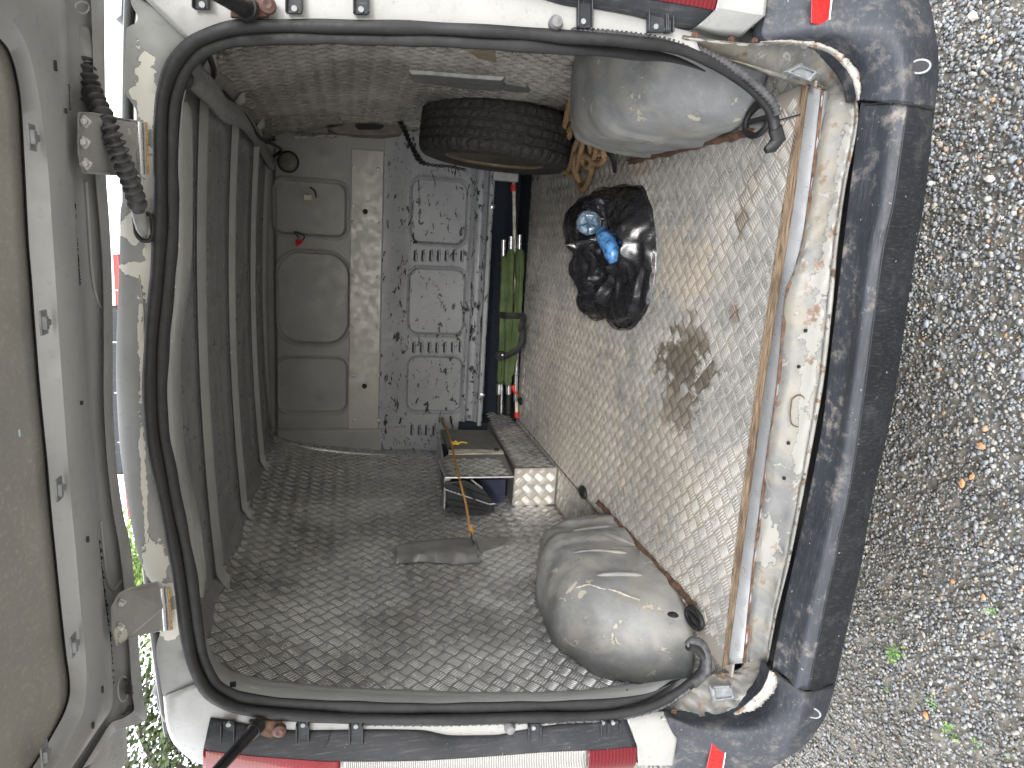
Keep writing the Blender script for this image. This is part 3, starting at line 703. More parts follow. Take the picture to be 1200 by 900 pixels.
# ---- wheel arches
def arch(s, seed):
    r_ = np.random.default_rng(seed); n1, n2 = 40, 70
    G = np.zeros((n1, n2, 3)); ph = r_.uniform(0, 6, 8)
    yc, a, h, w = .60, .405, .405, .235
    for i, v in enumerate(np.linspace(0.0, math.pi/2, n1)):
        for j, t in enumerate(np.linspace(0, math.pi, n2)):
            c = lambda q, e: math.copysign(abs(q)**(2/e), q)
            X_ = c(math.sin(v), 4.4); k = c(math.cos(v), 4.4)
            fr_ = 1-.16*max(0, math.cos(t))**1.0; G[i, j] = (s*(.875-w*X_), yc+a*k*c(math.cos(t), 2.15), h*fr_*k*c(math.sin(t), 2.1))
    zf = G[..., 2]; G[..., 2] = np.where(zf > .255, .255+(zf-.255)*.55, zf)
    y, z = G[..., 1].copy(), G[..., 2].copy()
    dsp = .003*np.sin(y*17+ph[0])*np.sin(z*21+ph[1])+.0015*np.sin(y*41+z*33+ph[2])+.001*np.sin(y*63-z*71+ph[3])*np.sin(G[..., 0]*50+ph[4])
    G[..., 0] -= s*dsp; G[..., 2] += dsp*.8*(z > .02)
    if s < 0:   # dents and two pressed ribs on the forward top of the left arch
        for (yy0, zz0, rr, dd) in ((.76, .27, .05, -.024), (.60, .30, .045, -.020), (.84, .19, .04, -.016), (.45, .30, .05, .010), (.55, .22, .035, -.014), (.68, .24, .03, .008), (.40, .22, .035, -.010)):
            e = dd*np.exp(-(((y-yy0)**2+(z-zz0)**2)/rr**2)); G[..., 2] += e; G[..., 0] -= s*e*-.6
    for yy0 in ((.86, .70) if s < 0 else (.50, .84)):
        band = (1-sst(np.abs(y-yy0), .030, .042)); inner = sst(-s*G[..., 0]*-1, .64, .66)
        e = -.011*band*(np.abs(G[..., 0]) < .80); G[..., 0] -= s*e*-.8*1.0; 
    G[..., 2] = np.maximum(G[..., 2], -.004)
    o = sheet('wheel_arch', G, M['arch_grey'], van, .003, label='grey wheel arch box with %s' % ('dents, sealer smears and pale scratches' if s < 0 else 'smooth painted side'))
    # sealed foot flange against the floor, rusty
    L0, L1, L2 = [], [], []
    for j, t in enumerate(np.linspace(.15, math.pi-.1, 40)):
        yv = yc+a*.985*math.copysign(abs(math.cos(t))**.7, math.cos(t))
        wob = .004*math.sin(j*1.7)+.003*math.sin(j*.6)
        L0.append((s*(.646-.002), yv, .014+wob*.7)); L1.append((s*(.636-wob*.3), yv, .008)); L2.append((s*(.628+wob*.6), yv, .004))
    sheet('rusted_seam', [np.array(L0), np.array(L1), np.array(L2)], M['rust'], o, .002)
    return o
archL = arch(-1, 3); archR = arch(1, 8)
# sealant blobs and a black smear on the left arch
for (px, py, rx, ry) in ((790, 722, 7, 8),):
    p = at(px, py, 'x', -.66); m = MB().lathe([(0, 0), (.016, 0), (.012, .004), (0, .006)], (0, 0, 0), 'x', 14)
    o = m.build('tar_spot', M['strap_black'], archL, True); o.location = p+V(.004, 0, .004); 
def onarch(px, py):
    """point on the left arch surface under a pixel, by marching"""
    d = ray(px, py); d = d/np.linalg.norm(d); yc, a, h, w = .60, .405, .405, .235
    for k in np.linspace(1.2, 3.2, 2500):
        p = CAM+d*k; X_ = (.875+p[0])/w
        if X_ < 0: return None
        zs = p[2] if p[2] < .255 else .255+(p[2]-.255)/.55; hf = h*(1-.16*max(0, min(1, (p[1]-yc)/a)))
        v = abs(X_)**4.4 + 1.0*((abs((p[1]-yc)/a)**2.15+abs(zs/hf)**2.1)**(4.4/2.12))
        if v <= 1: return p - d*.004
    return None
for ribp in ([(668, 624), (690, 620), (716, 617)], [(672, 648), (700, 646), (734, 648)], [(700, 674), (728, 673), (752, 674)]):
    q_ = [onarch(a, b) for a, b in rs(np.array(ribp, float), 22)]; q_ = np.array([p for p in q_ if p is not None])
    if len(q_) > 6: MB().tube(q_, .0075*np.minimum(1, .3+np.minimum(np.arange(len(q_)), np.arange(len(q_))[::-1])/4.), 10, ab=(1, 1)).build('pressed_rib', M['arch_grey'], archL, True)
cl = []
path = [(652, 717), (660, 705), (668, 698), (674, 690), (690, 685), (705, 690), (720, 692), (735, 698), (750, 703)]
pp = [onarch(a, b) for a, b in rs(np.array(path, float), 46)]
pp = np.array([p for p in pp if p is not None])
if len(pp) > 5:
    rr = np.array([.0018+.0035*abs(math.sin(i*1.3))*abs(math.sin(i*.31)) for i in range(len(pp))])
    MB().tube(pp, rr, 7, ab=(1, 1)).build('sealant_bead', M['caulk'], archL, True)

# ---- roof header and pillars round the opening
E_px = [(156, -40), (154, -8), (155, 6), (162, 18), (161, 27), (150, 32), (148, 60), (146, 104), (153, 117), (161, 130), (164, 150), (165, 200), (158, 226), (146, 234), (142, 246), (141.5, 262), (141, 300), (138.5, 360), (137, 420), (137.5, 460), (141, 520), (146, 560), (152, 600), (160, 640), (169, 668), (180, 684), (190, 700), (190, 735), (185, 752), (184, 768), (189, 800), (192, 816), (198, 821), (197, 838), (197, 855), (205, 872), (228, 892), (250, 905), (300, 925)]
def seal_seg(p, q, d=-7):
    a_ = int(np.argmin(np.hypot(SP[:, 0]-p[0], SP[:, 1]-p[1]))); b_ = int(np.argmin(np.hypot(SP[:, 0]-q[0], SP[:, 1]-q[1])))
    return SIN(d+0)[a_:b_+1] if a_ < b_ else SIN(d)[b_:a_+1][::-1]
def pxlane(P, ax='y', val=0., n=None):
    P = np.array(P, float)
    if n: P = rs(P, n, False)
    v = val if hasattr(val, '__len__') else [val]*len(P)
    return np.array([at(a, b, ax, c) for (a, b), c in zip(P, v)])
inner_hdr = seal_seg((228, 49), (243, 811), 2)
# match stations of E and the seal by photo row
rows_ = np.linspace(-6, 824, 150)
Eo = rs(np.array(E_px[:34], float), 600); Eo_x = np.interp(rows_, Eo[:, 1], Eo[:, 0])
Iy = np.array(inner_hdr); rowsI = np.clip(rows_, 30, 815)
Ii_x = np.interp(rowsI, Iy[:, 1], Iy[:, 0])
Iout = np.c_[Ii_x, rowsI]; Ee = np.c_[Eo_x, rows_]
kx = np.linspace(0, 1, 150)
hl = []
for t, yv in ((0, .010), (.06, .004), (.12, .000), (.5, -.002), (.84, -.002), (.985, -.002), (1, -.002)):
    q = Iout*(1-t)+Ee*t; hl.append(pxlane(q, 'y', yv))
top = hl[-1]+V(0, .03, .0); top2 = hl[-1]+V(0, .14, .006)
hdr = sheet('roof_header', hl+[top, top2], M['grey_primer'], van, .003)
# seam line of the header pressing and small hair on the seal
MB().tube(pxlane(rs(np.array([(163, 322), (168, 362), (169, 400), (172, 460)], float), 20), 'y', -.0055), .0012, 5).build('paint_crack', M['caulk'], hdr)
# left pillar (bottom of photo)
Ol = [(198, 821), (197, 838), (197, 855), (205, 872), (225, 888), (236, 893)]
def quadpatch(name, top_, bot_, yv, mat, n=40, par=None, k=(0, .05, .5, .95, 1), dy=(0.012, -.006, -.010, -.006, .006), back=.03, **kw):
    a = rs(np.array(top_, float), n); b = rs(np.array(bot_, float), n)
    ls = [pxlane(a*(1-t)+b*t, 'y', [yv+dd]*n) for t, dd in zip(k, dy)]
    if back: ls.append(ls[-1]+V(0, back, 0))
    return sheet(name, ls, mat, par or van, .003, **kw)
low_seal = seal_seg((236, 800), (765, 827), 2)
quadpatch('rear_pillar', low_seal, [(192, 816), (196, 850), (205, 872), (228, 892), (248, 894), (252, 868), (262, 862), (320, 868), (400, 868), (500, 866), (600, 868), (680, 862), (745, 850)], .0, M['white_body'], 90)
up_seal = seal_seg((860, 86), (228, 49), 2)[::-1]
quadpatch('rear_pillar', seal_seg((228, 49), (822, 67), 2), [(140, -30), (250, -34), (330, -32), (430, -32), (560, -30), (640, -8), (700, 4), (770, 26), (812, 38)], .0, M['white_body'], 90)

# door sill: painted, chipped, rusting; runs round both lower corners
S_in = [(800, 60), (835, 66), (868, 76), (895, 86), (922, 95), (945, 100), (962, 104), (967, 112), (965, 140), (957, 180), (948, 240), (938, 290), (930, 318), (920, 350), (913, 440), (900, 520), (892, 600), (884, 660), (877, 730), (872, 776), (862, 785), (845, 789), (826, 792), (806, 803), (785, 820), (765, 831)]
S_out = [(800, 42), (840, 47), (880, 51), (915, 50), (945, 54), (970, 66), (990, 84), (1003, 108), (1006, 140), (1001, 170), (993, 205), (986, 250), (980, 300), (976, 350), (966, 440), (952, 520), (937, 600), (925, 660), (910, 720), (902, 765), (898, 785), (890, 806), (873, 824), (848, 836), (815, 841), (775, 842)]
n = 150
# pair stations by index so both curves advance together round the corners
def rsi(P, n):
    P = np.array(P, float); m_ = len(P); t = np.linspace(0, m_-1, n)
    Q = np.vstack([2*P[0]-P[1], P, 2*P[-1]-P[-2]]); out = []
    for x in t:
        i = min(int(x), m_-2); f = x-i; a, b, c, e = Q[i], Q[i+1], Q[i+2], Q[i+3]
        m1, m2 = .45*(c-a), .45*(e-b)
        out.append((2*f**3-3*f*f+1)*b+(f**3-2*f*f+f)*m1+(-2*f**3+3*f*f)*c+(f**3-f*f)*m2)
    return np.array(out)
Si, So = rsi(S_in, n), rsi(S_out, n)
u_ = np.linspace(0, len(S_in)-1, n)
mid_w = sst(u_, 5.5, 8)*(1-sst(u_, 18, 20.5))        # 1 along the sill, 0 in the corners
raise_ = sst(u_, 12.2, 12.8)*(1-sst(u_, 18, 19))     # broad plate section, left of the step
sl_lanes = []
for t, yc_, ys_ in ((0, .035, -.020), (.08, .030, -.026), (.14, .030, -.034), (.26, .020, -.040), (.45, .010, -.050), (.68, .000, -.062), (.80, -.008, -.072), (.88, -.012, -.074), (.97, -.020, -.084), (1, -.012, -.080)):
    q = Si*(1-t)+So*t
    yv = yc_*(1-mid_w)+ys_*mid_w
    wob = .002*np.sin(u_*9+t*5)+.0015*np.sin(u_*23+t*9)
    sl_lanes.append(pxlane(q, 'y', yv+wob))
last = sl_lanes[-1]+V(0, .0, -.03)*1.0
sill = sheet('door_sill', sl_lanes, M['sill_paint'], van, .003)
# outer white flange of the sill
a = pxlane(So, 'y', (-.020)*(1-mid_w)+(-.086)*mid_w); b = pxlane(Si*.10+So*.90, 'y', (-.014)*(1-mid_w)+(-.080)*mid_w)
fl = MB().grid([b, b*.5+a*.5+V(0, -.004, .001), a, a+V(0, .02, -.02)]).build('sill_flange', M['sill_edge'], sill, True, solid=.003)
# wooden batten and aluminium strip
W0 = [(939, 98), (928, 170), (917, 240), (901, 345), (887, 440), (873, 550), (859, 660), (846, 783)]
W1 = [(949, 101), (940, 170), (931, 240), (914, 345), (899, 440), (884, 550), (869.5, 660), (854, 778)]
W2 = [(964, 106), (957, 170), (948, 240), (940, 290), (932, 320), (922, 345), (913, 440), (898, 550), (884, 660), (872, 777)]
w0 = pxlane(rs(np.array(W0, float), 60), 'z', .002); w1 = pxlane(rs(np.array(W1, float), 60), 'z', .004)
w1b = w1+V(0, .0008, 0)
m = MB().grid([w0+V(0, 0, -.03), w0, w1, w1+V(0, 0, -.03)]); m.build('wooden_batten', M['wood'], van, solid=.004)
w2 = pxlane(rs(np.array(W2, float), 60), 'y', -.022)
m = MB().grid([w1+V(0, -.001, -.012), w1+V(0, -.0015, .003), w1*.35+w2*.65+V(0, 0, .006), w2, w2+V(0, .004, -.02)]); m.build('aluminium_strip', M['alu'], van, True, solid=.003)
# dark, rusty gap beside the strip
gl = [pxlane(rs(np.array([(a+d, b) for a, b in W2], float), 80), 'y', [-.023+.002*math.sin(i*1.1) for i in range(80)]) for d in (-1.5, 2.5)]
m = MB().grid([gl[0], gl[1]+V(0, 0, .001)]); m.build('rusted_joint', M['rust'], van, solid=.002)
# small holes in the sill plate and rust ring
for px, py in ((946, 387), (938, 429), (926, 518), (921, 559)):
    p = at(px, py, 'y', -.052); MB().lathe([(0, 0), (.0042, 0), (.0042, .004), (0, .004)], p+V(0, -.008, .008), 'z', 10).build('drain_hole', M['strap_black'], sill)
ring = [(928, 468), (935, 463), (942, 466), (944, 480), (942, 493), (936, 500), (928, 497), (926, 485), (927, 475)]
q = rs(np.array(ring+ring[:1], float), 40)[:-1]
MB().tube(pxlane(q, 'y', -.060), .0016, 6, closed=True).build('rust_ring', M['rust'], sill, True)
# striker boxes in both corners
def striker(poly, yv, dep):
    P = [at(a, b, 'y', yv) for a, b in poly]; c = np.mean(P, 0)
    d = (CAM-c)/np.linalg.norm(CAM-c)
    m = MB(); o4 = [p+d*.002 for p in P]; i4 = [c+(p-c)*.80+d*.014 for p in P]; j4 = [c+(p-c)*.62+d*.013 for p in P]; k4 = [c+(p-c)*.60+d*.004 for p in P]
    m.add(o4+i4+j4+k4, [tuple((a*4+i, a*4+(i+1) % 4, (a+1)*4+(i+1) % 4, (a+1)*4+i)) for a in range(3) for i in range(4)]+[(12, 13, 14, 15)])
    o = m.build('hatch_stop', M['clip_grey'], van, bevel=.002)
    for k in (0, 1):
        p = (i4[k]*.8+k4[k]*.2); MB().lathe([(0, -.004), (.004, -.004), (.004, .002), (0, .003)], c+(i4[k]-c)*.93, 'y', 8).build('screw', M['alu_bare'], o)
striker([(936, 74), (962, 84), (950, 96), (918, 84)], -.005, .02)
striker([(831, 803), (858, 802), (864, 820), (835, 824)], -.004, .02)
# rusty screws on the flange
for px, py in ((815, 42), (857, 47), (885, 48), (1007, 93), (790, 834), (896, 806)):
    p = at(px, py, 'y', -.03); MB().lathe([(0, .002), (.008, .002), (.0075, -.001), (.0045, -.002), (.004, -.0045), (0, -.0045)], at(px, py, 'y', -.012), 'y', 12).build('rusty_screw', M['rust'], sill, True)

# ---- weatherstrip: two lips, corrugated back where it has come away
def seal_part(name, d, r, ab, yv, i_a=0, i_b=260, mat='rubber', sec=None, par=None):
    q = SIN(d)[i_a:i_b]
    P = pxlane(q, 'y', yv if hasattr(yv, '__len__') else [yv]*len(q))
    if hasattr(r, '__len__') and len(r) != len(q): r = r[i_a:i_b]
    return MB().tube(P, r, 12, ab=ab, ref=V(0, 1, 0), section=sec).build(name, M[mat], par or van, True)
tt = np.linspace(0, 1, 260)
yb = -.012 + 0*tt
# both lower ends hang inward over the floor
fall0 = (1-sst(tt, 0, .10)); fall1 = sst(tt, .93, 1.0)
yseal = -.016 + .05*fall0 + .03*fall1
wid = 1+.0*tt
s1 = seal_part('weatherstrip', 0, np.full(260, .0118)*(1+.05*np.sin(tt*60)+.05*np.sin(tt*143+1)), (1, 1), yseal+.002*np.sin(tt*97))
s2 = seal_part('inner_lip', 13, .0140*(1+.06*np.sin(tt*90)+.06*np.sin(tt*41+1)+.05*np.sin(tt*210))*np.minimum(1, .15+np.minimum(np.abs(np.arange(260)-14), np.abs(np.arange(260)-249))/12.), (.95, .55), yseal+.012, 14, 250, par=s1)
s3_i0 = int(np.argmin(np.hypot(SP[:, 0]-905, SP[:, 1]-135))); s3_i1 = int(np.argmin(np.hypot(SP[:, 0]-660, SP[:, 1]-43)))
q = SIN(-6)[s3_i0:s3_i1]; q = rs(q, 400, False)
P = pxlane(q, 'y', np.linspace(.01, -.012, 400))
rr = .0085*(1+.13*np.sign(np.sin(np.arange(400)*2*math.pi/8)))
MB().tube(P, rr, 10, ref=V(0, 1, 0)).build('corrugated_back', M['rubber_grey'], s1, True)
q = SIN(-5)[int(np.argmin(np.hypot(SP[:, 0]-420, SP[:, 1]-842))):int(np.argmin(np.hypot(SP[:, 0]-812, SP[:, 1]-800)))]
q = rs(q, 300, False); MB().tube(pxlane(q, 'y', -.014), .0055*(1+.25*np.sin(np.arange(300)*1.3)*np.sin(np.arange(300)*.37)), 8, ref=V(0, 1, 0)).build('frayed_carrier', M['rubber_grey'], s1, True)
# lumps where the lip bunches in the top right corner
for px, py in ((222, 62), (232, 58), (210, 84), (214, 92)):
    p = at(px, py, 'y', .012); MB().lathe([(0, -.016), (.012, -.012), (.019, 0), (.012, .012), (0, .016)], p, 'y', 14).build('seal_bunch', M['rubber'], s1, True)
# frayed tip on the right and hook on the left
tip = [(908, 150, .03), (912, 163, .035), (905, 172, .04), (897, 176, .04)]
MB().tube(np.array([at(a, b, 'y', c) for a, b, c in tip]), [.017, .018, .014, .008], 10, ab=(1, .7), ref=V(0, 1, 0)).build('torn_tip', M['rubber'], s1, True)
hk = rs(np.array([(806, 757, .02), (812, 751, .02), (822, 755, .02), (829, 770, .01), (827, 788, .0), (812, 802, -.01)], float), 30)
MB().tube(np.array([at(a, b, 'y', c) for a, b, c in hk]), .0115, 12, ref=V(0, 1, 0)).build('weatherstrip_end', M['rubber_grey'], s1, True)

# ---- tie-down rings
def tiering(px, py, z, a, b, rot=0.):
    c = at(px, py, 'z', z); t_ = np.linspace(0, 2*math.pi, 25)[:-1]
    co, si = math.cos(rot), math.sin(rot)
    P = [(c[0]+a*math.cos(t)*co-b*math.sin(t)*si, c[1]+a*math.cos(t)*si+b*math.sin(t)*co, z+.012) for t in t_]
    o = MB().tube(P, .0075, 8, closed=True).build('tie_down_ring', M['rubber'], van, True)
    MB().lathe([(0, .0), (1, 0), (.95, .005), (0, .006)], (0, 0, 0), 'z', 20)
    m = MB().lathe([(0, 0), (1, 0), (.93, .4), (.5, .1), (0, .1)], (0, 0, 0), 'z', 24); mv = np.array(m.v); mv[:, 0] *= a*.8; mv[:, 1] *= b*.8; mv[:, 2] *= .012
    R_ = np.array([[co, -si, 0], [si, co, 0], [0, 0, 1]]); m.v = [tuple(p) for p in (mv@R_.T+V(c[0], c[1], z+.002))]
    m.build('ring_cup', M['dull_metal'], o, True)
    m = MB(); m.box((c[0], c[1], z+.012), (.012, b*1.6, .008)); m.build('ring_bar', M['strap_black'], o, bevel=.002)
tiering(893, 141, .004, .036, .052, .1); tiering(818, 724, .004, .024, .044, .15)
tiering(686, 577, .004, .018, .035); tiering(612, 470, .004, .015, .03)
# floor seam at the right
m = MB(); a_, b_ = at(880, 150, 'z', .0045), at(938, 134, 'z', .0045); m.tube([a_, b_], .0016, 5); m.build('floor_seam', M['carpet_dark'], van)
m = MB(); a_, b_ = at(605, 489, 'z', .004), at(712, 615, 'z', .004); m.tube([a_, b_], .0018, 5); m.build('floor_seam', M['carpet_dark'], van)

# ---- wall patches, trims, handle
def patch(px, yoff, side, mat, name, h=.012, split=None):
    f_ = atL if side < 0 else atR
    P = [f_(a, b, .003) for a, b in px]; c = np.mean(P, 0); nv = V(1, 0, 0)*(-side)
    n_ = len(P); Qs = [c+(p-c)*.93+nv*h for p in P]
    m = MB().add(P+Qs, [tuple(range(n_, 2*n_))]+[(i, (i+1) % n_, n_+(i+1) % n_, n_+i) for i in range(n_)])
    return m.build(name, mat, van, bevel=.002)
def creased(top, bot, side, name, h):
    a, b = rs(np.array(top, float), 40), rs(np.array(bot, float), 40); f_ = atL if side < 0 else atR; G = []
    for t, hh in ((0, .002), (.08, .5*h), (.35, .55*h), (.52, .9*h), (.62, 1.0*h), (.80, .75*h), (.95, .55*h), (1, .002)):
        q = a*(1-t)+b*t; G.append([f_(x, y, hh*(1+.35*math.sin(i*.5+t*4)*math.sin(i*.17)) if 0 < t < 1 else hh) for i, (x, y) in enumerate(q)])
    return sheet(name, np.array(G), M['dull_metal'], van, .002)
creased([(463, 641), (475, 637), (510, 632), (546, 630), (554, 634)], [(465, 661), (480, 660), (500, 659), (530, 662), (563, 660)], -1, 'wall_patch', .030)
patch([(556, 633), (596, 631), (599, 636), (590, 643), (566, 650), (560, 645)], 0, -1, M['dull_metal'], 'wall_patch', .011)
patch([(478, 82), (500, 83), (560, 88), (592, 90), (590, 104), (545, 101), (520, 97), (482, 92)], 0, 1, simple('patch_grey', (.22, .22, .21), .45, .4), 'wall_patch', .012)
patch([(592, 95), (618, 99), (622, 106), (600, 106), (588, 103)], 0, 1, M['patch_grey'], 'wall_patch', .009)
patch([(547, 57), (581, 57), (581, 72), (560, 68)], 0, 1, simple('cardboard', (.2, .165, .11), .8), 'wall_patch', .004)
for px, py, f_ in ((272, 88, atR), (264, 666, atL), (252, 700, atL), (247, 716, atL)):
    p = f_(px, py, .003); MB().box(p, (.004, .016, .016), taper=.8).build('filler_spot', M['caulk'], van)
# grab moulding at the front of the right wall
g1 = [(383, 150), (400, 146), (412, 140), (430, 137), (450, 137), (468, 143), (478, 150), (470, 156), (450, 159), (420, 158), (395, 156)]
pp = [at(a, b, 'y', 2.28) for a, b in g1]; c = np.mean(pp, 0); n_ = len(pp)
m = MB().add(pp+[p+V(0, .12, 0) for p in pp], [tuple(range(n_))]+[(i, n_+i, n_+(i+1) % n_, (i+1) % n_) for i in range(n_)])
gm = m.build('grab_moulding', simple('brown_trim', (.16, .14, .115), .5), van, bevel=.006)
g2 = [(417, 142), (448, 141), (450, 149), (444, 152), (420, 152), (416, 148)]
pp = [at(a, b, 'y', 2.272) for a, b in g2]; n_ = len(pp)
MB().add(pp+[p+V(0, .004, 0) for p in pp], [tuple(range(n_))]+[(i, n_+i, n_+(i+1) % n_, (i+1) % n_) for i in range(n_)]).build('grip_recess', M['strap_black'], gm)
m = MB(); a_, b_ = at(345, 160, 'y', 2.36), at(490, 154, 'y', 2.36); m.tube([a_, b_], .012, 4); m.build('top_flange', M['alu_bare'], van)
# bottom rear post on the right front corner (dark C shaped pressing)
P = [at(a, b, 'y', y) for a, b, y in ((222, 84, .35), (248, 110, .6), (262, 128, .85), (285, 140, 1.3), (304, 168, 2.0), (318, 192, 2.33))]
MB().tube(rs(np.array(P), 40), .035, 10, ab=(1, .6)).build('corner_gusset', M['inner_grey'], van, True)

# ================================================================== hatch (open, overhead)
HN = V(0, .176, 1.0)/math.hypot(.176, 1)
HD = 1.352/math.hypot(.176, 1)
def hat(px, py, h=0.): return atp(px, py, HN, HD-h)          # h: how far the surface hangs below the hatch plane
def hl_(P, h, n=160, xr=.78, ex=None):
    """lane on the hatch: traced where seen, carried on to the rear on both sides"""
    Q = rs(np.array(P, float), n)
    W = np.array([hat(a, b, h) for a, b in Q])
    return W
T0 = [(60, -140), (110, -120), (121, -70), (121, 0), (122, 100), (123, 200), (127, 260), (130, 320), (131, 400), (131, 470), (135, 540), (143, 600), (152, 640), (158, 700), (162, 760), (167, 820), (171, 842), (150, 851), (134, 857), (122, 872), (100, 904), (80, 935)]
T1 = [(50, -110), (95, -90), (105, -50), (107, 0), (110, 100), (112, 200), (117, 260), (121, 320), (122, 400), (122, 470), (126, 540), (133, 600), (140, 640), (147, 700), (152, 760), (155, 810), (157, 832), (144, 842), (130, 848), (118, 866), (97, 900), (76, 930)]
T2 = [(40, -80), (76, -60), (86, -30), (88, 0), (92, 100), (96, 200), (100, 260), (103, 320), (107, 400), (110, 470), (116, 540), (122, 600), (127, 640), (134, 700), (138, 760), (140, 800), (139, 822), (133, 836), (124, 846), (112, 864), (92, 896), (70, 926)]
TC = [(28, -55), (60, -40), (72, -15), (76, 20), (80, 100), (84, 200), (89, 260), (92, 320), (98, 400), (103, 470), (109, 540), (113, 600), (116, 640), (122, 700), (129, 750), (132, 790), (132, 815), (129, 832), (119, 847), (106, 866), (88, 892), (66, 922)]
TR = [(-10, -30), (20, -14), (42, 8), (57, 34), (68, 90), (75, 200), (78, 260), (81, 320), (87, 400), (92, 470), (97, 540), (103, 600), (107, 640), (112, 700), (117, 770), (118, 800), (118, 822), (113, 840), (106, 856), (94, 876), (78, 904), (55, 935)]
TF = [(-40, -8), (-6, 6), (18, 30), (32, 56), (45, 110), (56, 200), (60, 260), (64, 320), (69, 400), (74, 470), (79, 540), (84, 600), (88, 640), (93, 700), (100, 770), (101, 800), (99, 824), (94, 842), (84, 862), (70, 888), (58, 906), (38, 940)]
T3 = [(-70, 20), (-30, 30), (2, 46), (16, 68), (26, 115), (31, 200), (35, 280), (39, 330), (43, 385), (49, 460), (57, 540), (62, 600), (68, 660), (73, 710), (79, 765), (83, 795), (83, 815), (77, 835), (66, 856), (52, 880), (38, 902), (16, 935)]
n = 240
lns = []
for P, h in ((T0, .0), (T0, .012), (T1, .014), (T1, .004), (T2, .000), (TC, .002), (TC, .020), (TR, .040), (TF, .036), (T3, .012), (T3, .002)):
    Q = rsi(P, n)
    if P is T1 and h == .004: Q = Q*.9+rsi(T2, n)*.1
    if P is TC and h == .020: Q = Q*.92+rsi(TR, n)*.08
    lns.append(np.array([hat(a, b, h) for a, b in Q]))
yy_u = np.linspace(0, 1, n)
for k in (2, 3): lns[k] = lns[k]+V(0, 0, 0)
hatch = sheet('hatch_frame', lns, M['tailgate_grey'], van, .003, label='opened top hinged hatch, grey inner frame with chips')
# rest of the hatch out of view: side rails and lower beam, outer skin
def hp(x, y, h=0.): return V(x, y, 1.352-.176*y-h)
m = MB()
for s, xo, xi in ((1, lns[0][0], lns[-1][0]), (-1, lns[0][-1], lns[-1][-1])):
    ya, yb_ = xo[1], xi[1]
    X0, X1 = abs(xo[0]), abs(xi[0])
    for h0, h1, a0, a1 in ((0, .035, X0, (X0+X1)/2), (.035, .01, (X0+X1)/2, X1)):
        L = [[hp(s*(a0+.04*t), ya*(1-t)-1.30*t, h0) for t in np.linspace(0, 1, 12)], [hp(s*(a1+.02*t), yb_*(1-t)-1.30*t, h1) for t in np.linspace(0, 1, 12)]]
        m.grid(np.array(L))
for h0, h1, y0, y1 in ((0, .04, -1.42, -1.34), (.04, .03, -1.34, -1.15), (.03, .0, -1.15, -1.10)):
    m.grid(np.array([[hp(x, y0, h0) for x in np.linspace(-.8, .8, 12)], [hp(x, y1, h1) for x in np.linspace(-.8, .8, 12)]]))
m.build('hatch_rail', M['tailgate_grey'], hatch, True, solid=.003)
m = MB(); m.grid(np.array([[hp(x*(1 if y < -.2 else .93), y, -.035-.03*math.sin((y+1.42)/1.4*math.pi)) for x in np.linspace(-.80, .80, 20)] for y in np.linspace(-.03, -1.42, 20)]))
m.build('hatch_skin', M['white_body'], hatch, True, solid=.003)
# inner panel
Q = rsi(T3, n); rim_ = np.array([hat(a, b, .004) for a, b in Q])
far = np.array([hp(x, -1.18, .004) for x in np.linspace(rim_[0][0], rim_[-1][0], n)])
rm2 = rim_.copy()
G = [rm2*(1-t)+far*t for t in np.linspace(0, 1, 24)]
sheet('hatch_panel', G, M['tailgate_panel'], hatch, .004, label='dull grey brown speckled panel of the hatch')
Q2 = rs(np.array(T3, float), 300)
MB().tube(np.array([hat(a, b, .010) for a, b in Q2]), .0035, 8).build('panel_gasket', M['rubber'], hatch, True)
# sliver of reflected sky and paint mark, put in as a pale chip
p = hat(23, 507, .005); MB().box(p, (.010, .007, .002)).build('sky_glint_mark', simple('pale_blue', (.5, .75, .85), .3), hatch)
# clips along the panel edge
for px, py in ((37, 161), (51, 378), (69, 573), (86, 756), (52, 884)):
    c = hat(px, py, .036 if py < 800 else .03)
    m = MB(); m.box(c, (.034, .022, .003)); m.box(c+V(0, -.004, -.004), (.018, .009, .006)); m.box(c+V(0, .004, -.004), (.009, .010, .005))
    m.build('trim_clip', M['clip_grey'], hatch, bevel=.001)
# chipped dark line along the frame
def chipline(P, h, wbase, seed, name='flaked_sealer'):
    r_ = np.random.default_rng(seed); Q = rs(np.array(P, float), 90); L0, L1 = [], []
    for i, (a, b) in enumerate(Q):
        e = max(0.3, wbase*(1+r_.normal()*.55)); e *= min(1, i/4, (89-i)/4)+.05
        L0.append(hat(a-e, b, h)); L1.append(hat(a+e*.7, b, h))
    MB().grid(np.array([L0, L1])).build(name, M['strap_black'], hatch, solid=.0015)
chipline([(114, 627), (118, 660), (120, 680), (124, 712), (127, 745), (130, 775), (132, 808)], .021, 3.0, 5)
chipline([(87, 235), (88, 262), (91, 300), (94, 335)], .022, 1.6, 6)
chipline([(80.5, 98), (81, 112), (82, 130)], .022, 1.3, 9)
chipline([(148, 795), (152, 800), (153, 815)], .015, 3., 19); chipline([(143, 838), (150, 832), (152, 826)], .016, 2.5, 20); chipline([(97, 118), (98, 108), (99, 100)], .016, 2, 30)
for px, py, sx, sy in ((65, 77, 2, 6), (103, 632, 2, 4), (95.5, 472, 3, 2.5), (120, 808, 2, 5), (109, 850, 3, 4), (77, 130, 1.5, 3)):
    c = hat(px, py, .042); MB().box(c, (sy*.0022, sx*.0018, .003)).build('slot', M['strap_black'], hatch)
